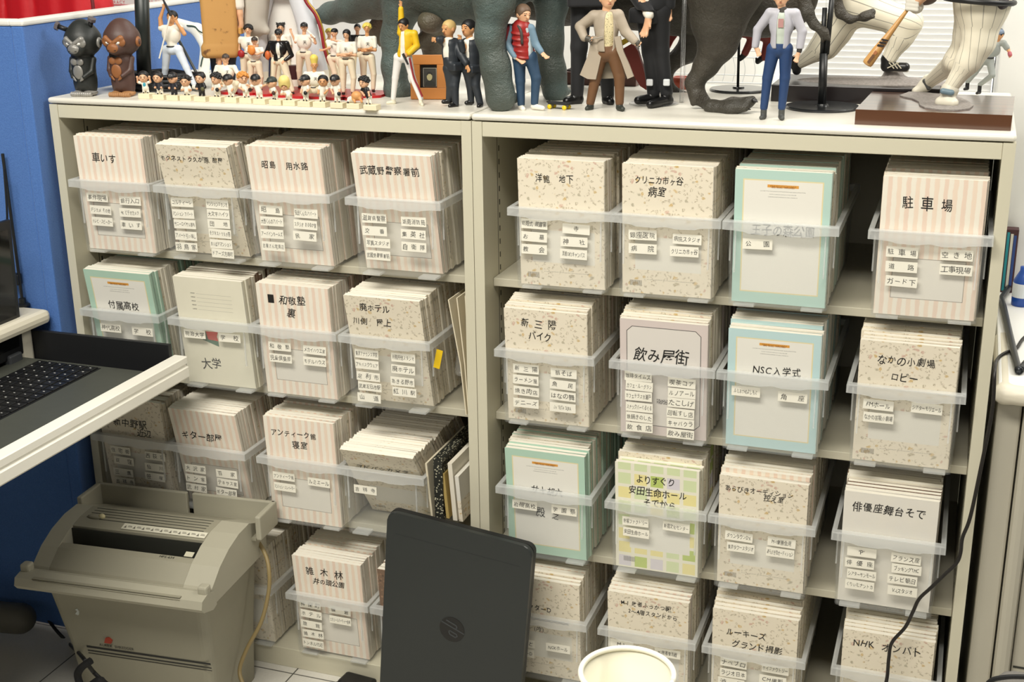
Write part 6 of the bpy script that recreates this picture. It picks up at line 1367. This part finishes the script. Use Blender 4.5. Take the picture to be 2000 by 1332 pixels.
yB, yC, yA = .052, .215, .185
def chain(pts, y, sc_=1.0): return [('c', PY(a_[0], a_[1], y+(a_[3] if len(a_) > 3 else 0)), PY(b_[0], b_[1], y+(b_[3] if len(b_) > 3 else 0)), pxr(a_[2])*sc_, pxr(b_[2])*sc_) for a_, b_ in zip(pts[:-1], pts[1:])]
sau = chain([(962, -90, 46), (965, 0, 38), (957, 70, 26), (968, 130, 26), (978, 190, 30)], yB)+[('e', PZ(980, 206)+[0, .012, .012], (pxr(34), .03, .013))]
sau += chain([(1075, -80, 40), (1078, 0, 32), (1072, 80, 27), (1078, 140, 26), (1084, 176, 27)], yC)+[('e', PZ(1085, 190)+[0, .01, .01], (pxr(29), .027, .012))]
sau += chain([(800, -70, 52), (788, 0, 42), (771, 75, 27), (770, 130, 24), (775, 172, 26)], yA)+[('e', PZ(777, 188)+[0, .01, .01], (pxr(29), .027, .012))]
sau += [('e', PY(900, -78, .19), (.165, .085, .118))]+chain([(1010, -110, 70), (1080, -150, 55), (1150, -230, 40), (1185, -300, 30), (1200, -330, 26)], .13)
sau += chain([(800, -60, 80, 0), (745, -8, 46, .06), (690, 14, 31, .09), (645, 26, 21, .12), (606, 36, 13, .15), (570, 44, 8, .17)], .20)
base = np.array([.0, .15, TOPZ]); base[0] = PZ(900, 190)[0]
o = root('dinosaur_model', sdf_mesh(sau, .0026, .018), SAU, 'large teal-grey long-tailed dinosaur model on thick legs, cut by the frame', 'dinosaur model', None, smooth=True, base=base)
obj('far_hind_leg', sdf_mesh(chain([(850, 10, 40), (846, 80, 27), (850, 140, 24), (868, 164, 24)], .36)+[('c', PY(800, 100, .33), PY(840, 60, .33), .010, .012)], .0026, .012), SAUB, o, smooth=True)
obj('belly_fold', sdf_mesh([('e', PY(843, 42, .16), (.026, .03, .022))], .0024, .01), SAUB, o, smooth=True)
obj('far_thigh', sdf_mesh([('c', PY(770, 8, .30), PY(735, 60, .31), .030, .018), ('c', PY(735, 60, .31), PY(745, 84, .31), .018, .008)], .0024, .01), SAUB, o, smooth=True)
tr = chain([(985, 4, 30, .10), (1100, 6, 46, .08), (1210, 4, 56, .04), (1320, 0, 70, .02), (1430, -14, 82, 0), (1530, -50, 66, -.01), (1590, -110, 50, -.02), (1640, -190, 48, -.03)], .335)
tr += [('e', PY(1700, -225, .30), (.085, .045, .05)), ('e', PY(1490, -8, .33), (.10, .07, .075))]
tr += chain([(1412, -10, 76), (1404, 40, 52), (1402, 84, 36), (1380, 126, 23), (1356, 162, 16), (1362, 186, 14), (1390, 212, 11)], .16)
tr += chain([(1385, 206, 10, .0), (1430, 207, 10, -.01), (1462, 200, 8, -.008), (1474, 196, 4, -.008)], .135)+chain([(1388, 210, 9), (1425, 213, 9, -.01), (1455, 211, 7, -.012)], .125)+chain([(1388, 208, 9), (1430, 200, 8, .03), (1470, 193, 6, .05)], .135)
tr += chain([(1360, 186, 6), (1352, 204, 2)], .15)
tr += chain([(1380, 30, 50), (1345, 98, 24), (1304, 128, 17), (1302, 156, 10), (1316, 180, 9), (1345, 188, 8)], .38)
tr += chain([(1566, -20, 14), (1576, 24, 11), (1590, 48, 7), (1608, 62, 6), (1613, 72, 4)], .22)+chain([(1609, 62, 3), (1606, 84, 1.2)], .215)+chain([(1613, 64, 3), (1622, 82, 1.2)], .21)
tr += chain([(1630, -20, 12), (1642, 26, 8), (1660, 38, 6), (1690, 33, 5), (1706, 24, 3)], .30)+chain([(1690, 33, 3), (1708, 34, 1.2)], .295)+chain([(1688, 30, 3), (1704, 20, 1.5)], .30)
base = PZ(1420, 214); 
o = root('dinosaur_model', sdf_mesh(tr, .0024, .012), TRX, 'dark olive two-legged dinosaur model striding, body cut by the frame', 'dinosaur model', None, smooth=True, base=np.array([base[0], base[1], TOPZ]))
for pts in (((1472, 196, 4, -.008), (1480, 199, 1, -.012)), ((1455, 211, 5, -.012), (1466, 214, 1, -.014)), ((1469, 193, 4, .05), (1479, 196, 1, .045))): obj('claw', sdf_mesh(chain(pts, .128), .0009, 0), mat('black_claw', '#161514', .3), o, smooth=True)

# ------------------------------------------------------------------ display stands, plinths and pinstriped statues
def disc_stand(uc, vc, rad, poles, label, m_):
    q = PZ(uc, vc); t = thing('display_stand', (q[0], q[1], TOPZ), label, 'stand')
    obj('round_base', lathe([(.0001, 0), (rad, 0), (rad, .0028), (rad-.002, .005), (.012, .0056), (.011, .008), (.0001, .008)], (q[0], q[1], TOPZ), 56), m_, t, smooth=False)
    for a_, b_, r_ in poles: obj('pole', tube([PY(a_[0], a_[1], q[1]), PY(b_[0], b_[1], q[1])], r_, 14), BLKM, t, smooth=True)
DSK = mat('satin_black_base', '#2c2e2f', .22, coat=.3)
disc_stand(1606, 211, .0645, [((1605, 208), (1609, 104), .0072), ((1606, 106), (1611, 15), .0042), ((1614, 106), (1628, -30), .0048)], 'black round stand with twin poles under the olive dinosaur', DSK)
disc_stand(1442, 177, .056, [((1441, 174), (1444, 60), .0026)], 'black round stand with one thin rod behind the olive dinosaur foot', DSK)
RF = mat('dark_red_figure', '#8e3a34', .45)
q = PY(1465, 80, PZ(1442, 177)[1]); yy = q[1]
t = thing('hanging_figure', q, 'small red figure with black claws hanging on the thin rod behind the grey bomber jacket', 'figurine')
obj('body', sdf_mesh([('c', PY(1444, 62, yy), PY(1500, 70, yy), .010, .012), ('c', PY(1470, 72, yy), PY(1455, 104, yy), .008, .007), ('c', PY(1500, 76, yy), PY(1492, 112, yy), .008, .007)], .0014, .005), RF, t, smooth=True)
for a_, b_, c_ in (((1454, 106), (1448, 113), (1446, 118)), ((1490, 112), (1480, 120), (1477, 114))): obj('claw', sdf_mesh([('c', PY(*a_, yy), PY(*b_, yy), .0062, .005), ('c', PY(*b_, yy), PY(*c_, yy), .005, .002)], .001, .001), BLACKF, t, smooth=True)
yq = .40
def slab(name, pts, y, th_, m_, label, cat):
    pl = [(PY(u, v, y)[0], PY(u, v, y)[2]) for u, v in pts]; return root(name, prism(pl, 'y', y, y+th_), m_, label, cat)
slab('red_board', [(1211, 98), (1236, 84), (1246, 100), (1264, 160), (1262, 176), (1250, 168), (1228, 132)], .33, .012, mat('brick_red_board', '#84362c', .5, bump=.1, bscale=80), 'brick-red pointed board leaning behind the grey coat', 'board')
slab('yellow_block', [(1208, 82), (1222, 74), (1227, 82), (1212, 91)], .325, .012, mat('yellow_paint_block', '#d3b22f', .5), 'small yellow block at the top of the brick-red board', 'block')
slab('red_banner', [(1288, 62), (1330, 60), (1314, 82), (1303, 104), (1300, 126), (1288, 122)], .42, .006, mat('brick_red_cloth', '#9a3d36', .6), 'brick-red torn banner right of the black-suited doll', 'banner')
q = PY(1330, 160, .43); root('orange_pot', lathe([(.0001, 0), (.015, 0), (.0185, .012), (.017, .022), (.0135, .0245), (.012, .02), (.0001, .018)], (q[0], q[1], TOPZ), 28), mat('orange_red_glaze', '#b5523b', .4), 'orange-red pot between the olive dinosaur legs', 'pot', smooth=True)
a_, b_ = PY(1098, 163, .44), PY(1242, 163, .44)
t = thing('plinth', ((a_[0]+b_[0])/2, .45, TOPZ), 'reddish brown plinth far back behind the grey coat figurine', 'plinth')
obj('plinth_block', box((a_[0], .44, TOPZ), (b_[0], .50, TOPZ+.026), .002), mat('red_brown_plinth', '#5c3a30', .45), t)
obj('rocky_top', sdf_mesh([('e', (a_[0]+.02+.028*k, .465, TOPZ+.027), (.018, .018, .004+.002*math.sin(k*2))) for k in range(5)]+[('c', (a_[0]+.018, .46, TOPZ+.03), (a_[0]+.024, .46, TOPZ+.046), .006, .003)], .0016, .004), mat('dark_rock', '#3f332d', .8), t, smooth=True)
# rear statue
a_ = PZ(1505, 198); yf = a_[1]; x0 = a_[0]; x1 = .775; bt = TOPZ+.031
t = thing('pinstripe_statue', ((x0+x1)/2, yf+.09, TOPZ), 'statue of a lunging ballplayer in pinstriped trousers on a black plinth', 'statue')
obj('plinth_block', box((x0, yf, TOPZ), (x1, yf+.175, bt), .0015), mat('black_plinth', '#191212', .3), t)
GRD = NT('grey_ground_texture', .85); g_ = GRD.noise(240, 5); GRD = GRD.out(GRD.mix(g_, '#5f5954', '#a9a29c'), g_, .7)
ym = yf+.085
mo = PY(1746, 145, ym)
obj('ground_mound', sdf_mesh([('e', (.5*(x0+x1)+.03, ym, bt-.002), (.145, .06, .009)), ('c', (mo[0], ym, bt), (mo[0]-.004, ym, mo[2]+.010), .026, .013), ('e', (mo[0]+.02, ym-.01, bt), (.05, .05, .008))], .0022, .008), GRD, t, smooth=True)
def seg(p, q, ra, rb): return ('c', PY(p[0], p[1], ym+(p[2] if len(p) > 2 else 0)), PY(q[0], q[1], ym+(q[2] if len(q) > 2 else 0)), pxr(ra), pxr(rb))
L1 = [seg((1680, -8), (1630, 62, .01), 40, 30), seg((1630, 62, .01), (1612, 88, .01), 30, 27), seg((1612, 88, .01), (1564, 122, .01), 25, 12)]
L2 = [seg((1668, 10, -.01), (1772, 44, -.02), 38, 27), seg((1772, 44, -.02), (1760, 72, -.02), 26, 21), seg((1760, 72, -.02), (1738, 112, -.02), 21, 15)]
tb = [seg((1680, -20), (1650, -120), 42, 52), ('e', PY(1640, -215, ym), (.032, .034, .036)), seg((1600, -140), (1560, -60, -.03), 22, 16), seg((1560, -60, -.03), (1640, -40, -.05), 16, 11), seg((1700, -140), (1770, -80), 22, 16), seg((1770, -80), (1806, -14), 15, 10), seg((1650, -120), (1642, -190), 24, 22)]
obj('body', sdf_mesh(tb+[(p[0], p[1], p[2], p[3]*.8, p[4]*.8) for p in L1+L2], .0022, .01), SKIN, t, smooth=True)
obj('jersey', sdf_mesh([(p[0], p[1], p[2], p[3]+.003, p[4]+.003) for p in (tb[0], tb[2], tb[4])], .0022, .012), mat('ivory_jersey', '#ebe5d2', .6), t, smooth=True)
tq = obj('trousers', sdf_mesh(L1+L2+[seg((1680, -25), (1680, 0), 42, 42)], .0020, .016), PIN, t, smooth=True); legattr(tq, [(p[1], p[2], p[3]) for p in L1+L2])
obj('mitt', sdf_mesh([('e', PY(1806, -4, ym), (.022, .014, .013))], .0018, 0), mat('dark_brown_leather', '#3d2a20', .5), t, smooth=True)
CLT = mat('black_cleat_leather', '#1a1a1a', .35)
obj('shoe', sdf_mesh([seg((1556, 118, .01), (1556, 138, .01), 12, 9), seg((1552, 116, .01), (1548, 128, .01), 7, 6)], .0014, .004), CLT, t, smooth=True)
obj('shoe', sdf_mesh([seg((1734, 116, -.02), (1734, 128, -.02), 14, 12), seg((1730, 130, -.02), (1768, 131, -.024), 9, 9)], .0014, .006), CLT, t, smooth=True)
obj('shoe_sole', sdf_mesh([seg((1728, 137, -.02), (1772, 138, -.024), 3.5, 3)], .001, 0), mat('pale_sole', '#b9b4a6', .5), t, smooth=True)
obj('shoe_stripes', joinG(*[tube([PY(u, 122, ym-.034), PY(u+10, 134, ym-.034)], .0010, 5) for u in (1736, 1743, 1750)], tube([PY(1733, 133, ym-.034), PY(1756, 122, ym-.034)], .001, 5)), mat('pale_stripe', '#c9c2ab', .5), t)
# front statue on walnut board
A_, B_, C_, E_ = PZ(1669, 243), PZ(1974, 256), PZ(1976, 189, TOPZ+.012), PZ(1700, 179, TOPZ+.012)
hgt = .0245
WAL = NT('walnut_board', .3); wv = WAL.t.nodes.new('ShaderNodeTexWave'); wv.bands_direction = 'Y'; wv.inputs['Scale'].default_value = 9; wv.inputs['Distortion'].default_value = 6; wv.inputs['Detail'].default_value = 4
WAL.t.links.new(WAL.vec3(WAL.op('MULTIPLY', WAL.x, .18), WAL.y, WAL.z), wv.inputs['Vector']); WAL.b.inputs['Coat Weight'].default_value = 1.0; WAL.b.inputs['Coat Roughness'].default_value = .15
WAL = WAL.out(WAL.mix(wv.outputs['Fac'], '#3d210f', '#57331a'))
dpt = .235; fl_ = [(A_[0], A_[1]), (B_[0], B_[1])]; dx, dy = B_[0]-A_[0], B_[1]-A_[1]; nn = nrm([-dy, dx])
quad = [fl_[0], fl_[1], (fl_[1][0]+nn[0]*dpt, fl_[1][1]+nn[1]*dpt), (fl_[0][0]+nn[0]*dpt, fl_[0][1]+nn[1]*dpt)]
ctr = np.mean(quad, 0); t = thing('pinstripe_statue', (ctr[0], ctr[1], TOPZ), 'statue of a batter in pinstriped trousers on a walnut board at the right end', 'statue')
obj('walnut_base', prism(quad, 'z', TOPZ, TOPZ+hgt), WAL, t)
zt = TOPZ+hgt
pat = [PZ(u, v, zt) for u, v in ((1757, 188), (1775, 181), (1800, 181), (1822, 184), (1850, 186), (1872, 191), (1890, 199), (1901, 208), (1893, 214), (1868, 217), (1835, 216), (1806, 212), (1796, 207), (1794, 200), (1780, 194), (1766, 191))]
obj('ground_patch', prism([(p[0], p[1]) for p in pat], 'z', zt, zt+.002), GRD, t)
y1 = PZ(1848, 205, zt)[1]; y2 = PZ(1802, 180, zt)[1]
def sg(p, q, ra, rb, y): return ('c', PY(p[0], p[1], y+(p[2] if len(p) > 2 else 0)), PY(q[0], q[1], y+(q[2] if len(q) > 2 else 0)), pxr(ra), pxr(rb))
N1 = [sg((1926, -45), (1922, 8), 50, 42, y1), sg((1922, 8), (1912, 82), 42, 27, y1), sg((1912, 82), (1892, 118), 25, 21, y1), sg((1892, 118), (1857, 170), 20, 13, y1)]
N2 = [sg((1910, -30, .0), (1896, 60, .03), 42, 28, y1), sg((1896, 60, .03), (1868, 118, .05), 24, 19, y1), ('c', PY(1868, 118, y1+.05), PY(1815, 160, y2), pxr(20), pxr(12))]
up_ = [sg((1915, -50), (1890, -160), 50, 60, y1), ('e', PY(1880, -255, y1), (.036, .038, .040)), sg((1885, -170), (1882, -230), 26, 24, y1), sg((1840, -175), (1812, -110, -.02), 24, 18, y1), sg((1812, -110, -.02), (1784, -6, -.02), 17, 11, y1), sg((1940, -175), (1890, -90, -.06), 24, 17, y1), sg((1890, -90, -.06), (1790, 2, -.03), 16, 10, y1)]
obj('body', sdf_mesh(up_+[(p[0], p[1], p[2], p[3]*.8, p[4]*.8) for p in N1+N2], .0024, .010), SKIN, t, smooth=True)
obj('jersey', sdf_mesh([(p[0], p[1], p[2], p[3]+.003, p[4]+.003) for p in (up_[0], up_[3], up_[5])], .0024, .012), mat('ivory_jersey', '#ebe5d2', .6), t, smooth=True)
tq = obj('trousers', sdf_mesh(N1+N2, .0020, .014), PIN2, t, smooth=True); legattr(tq, [(p[1], p[2], p[3]) for p in N1+N2])
wc = PY(1912, 0, y1); bl = [(wc[0]+.0535*math.cos(k*.2618), wc[1]+.053*math.sin(k*.2618), wc[2]-.004*math.cos(k*.2618)) for k in range(25)]
obj('belt', tube(bl, .0045, 8), BLACKF, t, smooth=True)
obj('black_pouch', sdf_mesh([('e', PY(1957, 6, y1-.03), (.011, .009, .010))], .0014, 0), mat('black_purple_leather', '#2a2024', .5), t, smooth=True)
GLW = mat('white_batting_glove', '#dcd8cc', .55)
hx = PY(1783, 6, y1-.025)
obj('batting_gloves', sdf_mesh([('e', hx+[.002, 0, .006], (.011, .011, .012)), ('e', hx+[.006, .002, -.006], (.011, .010, .011))]+[('c', hx+[-.008, -.010, .010-.006*k], hx+[.008, -.012, .008-.006*k], .0034, .003) for k in range(4)], .0013, .003), GLW, t, smooth=True)
WSHO = mat('ivory_shoe_leather', '#dcd6c4', .45)
obj('shoe', sdf_mesh([sg((1855, 176), (1852, 190), 16, 13, y1), sg((1836, 199, -.004), (1862, 201, -.012), 9, 9, y1)], .0013, .006), WSHO, t, smooth=True)
obj('shoe', sdf_mesh([('c', PY(1815, 158, y2), PY(1806, 166, y2), pxr(14), pxr(12)), ('c', PY(1808, 168, y2), PY(1789, 178, y2-.006), pxr(11), pxr(8))], .0013, .006), WSHO, t, smooth=True)
obj('shoe_strap', sdf_mesh([('c', PY(1842, 178, y1-.014), PY(1858, 181, y1-.014), .005, .005)], .001, 0), mat('blue_grey_strap', '#6f8591', .4), t, smooth=True)
obj('dark_shoe_panel', sdf_mesh([('c', PY(1806, 158, y2-.010), PY(1814, 172, y2-.010), .004, .004)], .001, 0), mat('dark_grey_panel', '#4a4a48', .5), t, smooth=True)
for du in (0, 10, 20): obj('cleat', sdf_mesh([('c', PY(1834+du, 207, y1-.004), PY(1834+du, 210, y1-.004), .003, .0024)], .001, 0), mat('pale_cleat', '#c3beb0', .5), t, smooth=True)
# bat
b0, b1 = PY(1782, 6, y1-.028), PY(1692, 127, y1-.045); d = b1-b0
WOOD = NT('ash_bat_wood', .35); ww = WOOD.noise(60, 4, WOOD.vec3(WOOD.op('MULTIPLY', WOOD.x, 2.0), WOOD.y, WOOD.op('MULTIPLY', WOOD.z, .5))); WOOD = WOOD.out(WOOD.mix(ww, '#b98549', '#d3a567'))
o = root('baseball_bat', tube([b0-d*.16, b0-d*.13, b0-d*.12, b0+d*.15, b0+d*.5, b0+d*.75, b0+d*.96, b0+d*.99, b1], [.0045, .0045, .0028, .003, .0048, .0078, .0086, .0075, .003], 20), WOOD, 'pale wooden bat pointing down to the left, held by the walnut-board batter', 'bat', None, smooth=True)
n_ = nrm(CAM-(b0+d*.7)); sd = nrm(np.cross(d, n_))
for k, tt in enumerate((.58, .625, .67)):
    c_ = b0+d*tt; V = [c_+n_*.0072-sd*.005-nrm(d)*.002, c_+n_*.0078+sd*.005+nrm(d)*.002, c_+n_*.0078+sd*.005+nrm(d)*.0055, c_+n_*.0072-sd*.005+nrm(d)*.001]
    obj('bat_mark', (np.array(V)+n_*.0012, [(0, 1, 2, 3)]), mat('black_print_ink', '#1f1a18', .5), o)
c_ = b0+d*.80; V = [c_+n_*.0096-sd*.0025-nrm(d)*.003, c_+n_*.0096+sd*.0025-nrm(d)*.003, c_+n_*.0096+sd*.0025+nrm(d)*.003, c_+n_*.0096-sd*.0025+nrm(d)*.003]; obj('bat_badge', (np.array(V), [(0, 1, 2, 3)]), mat('brown_print_ink', '#a3663a', .5), o)
c_ = b0+d*.91; V = [c_+n_*.0099-sd*.0022-nrm(d)*.009, c_+n_*.0099+sd*.0022-nrm(d)*.009, c_+n_*.0099+sd*.0022+nrm(d)*.006, c_+n_*.0099-sd*.0022+nrm(d)*.006]; obj('bat_script', (np.array(V), [(0, 1, 2, 3)]), mat('dark_script_ink', '#6a4527', .5), o)
# small running player
GU = mat('grey_uniform_paint', '#9da29d', .6, var=.05, vscale=80); REDB = mat('pink_red_wristband', '#b9606a', .5)
o, D = fig('baseball_figurine', 'small running ballplayer in grey uniform with pink wristbands, behind the batter statue', (1900, 184),
    dict(hd=(1951, 68), sh=[(1930, 88), (1960, 84)], el=[(1898, 76, 8), (1969, 97)], wr=[(1878, 80, 4), (1972, 104, -8)], ha=[(1864, 83, 2), (1974, 112, -12)], hip=[(1921, 116), (1934, 119)], kn=[(1904, 142, 4), (1938, 147, -14)], an=[(1890, 160, 6), (1914, 165, 4)], toe=[(1884, 174, 0), (1908, 182, -4)]),
    11, SKIN2, face=-35, tilt=-6, top=GU, sleeve='short', pants=GU, shoes=BLACKF, hair=HAIRB, cap=mat('blue_grey_cap', '#76859a', .5), belt=BLACKF, zb=TOPZ+.004, group=None)
for i in (0, 1): obj('wristband', sdf_mesh([('c', D['P']['wr'][i], D['P']['wr'][i]+(D['P']['ha'][i]-D['P']['wr'][i])*.45, .36*D['r'], .36*D['r'])], .0009, 0), REDB, o, smooth=True)
obj('dark_sleeve', sdf_mesh([('c', D['P']['el'][0], D['P']['wr'][0], .37*D['r'], .3*D['r'])], .0009, 0), BLACKF, o, smooth=True)
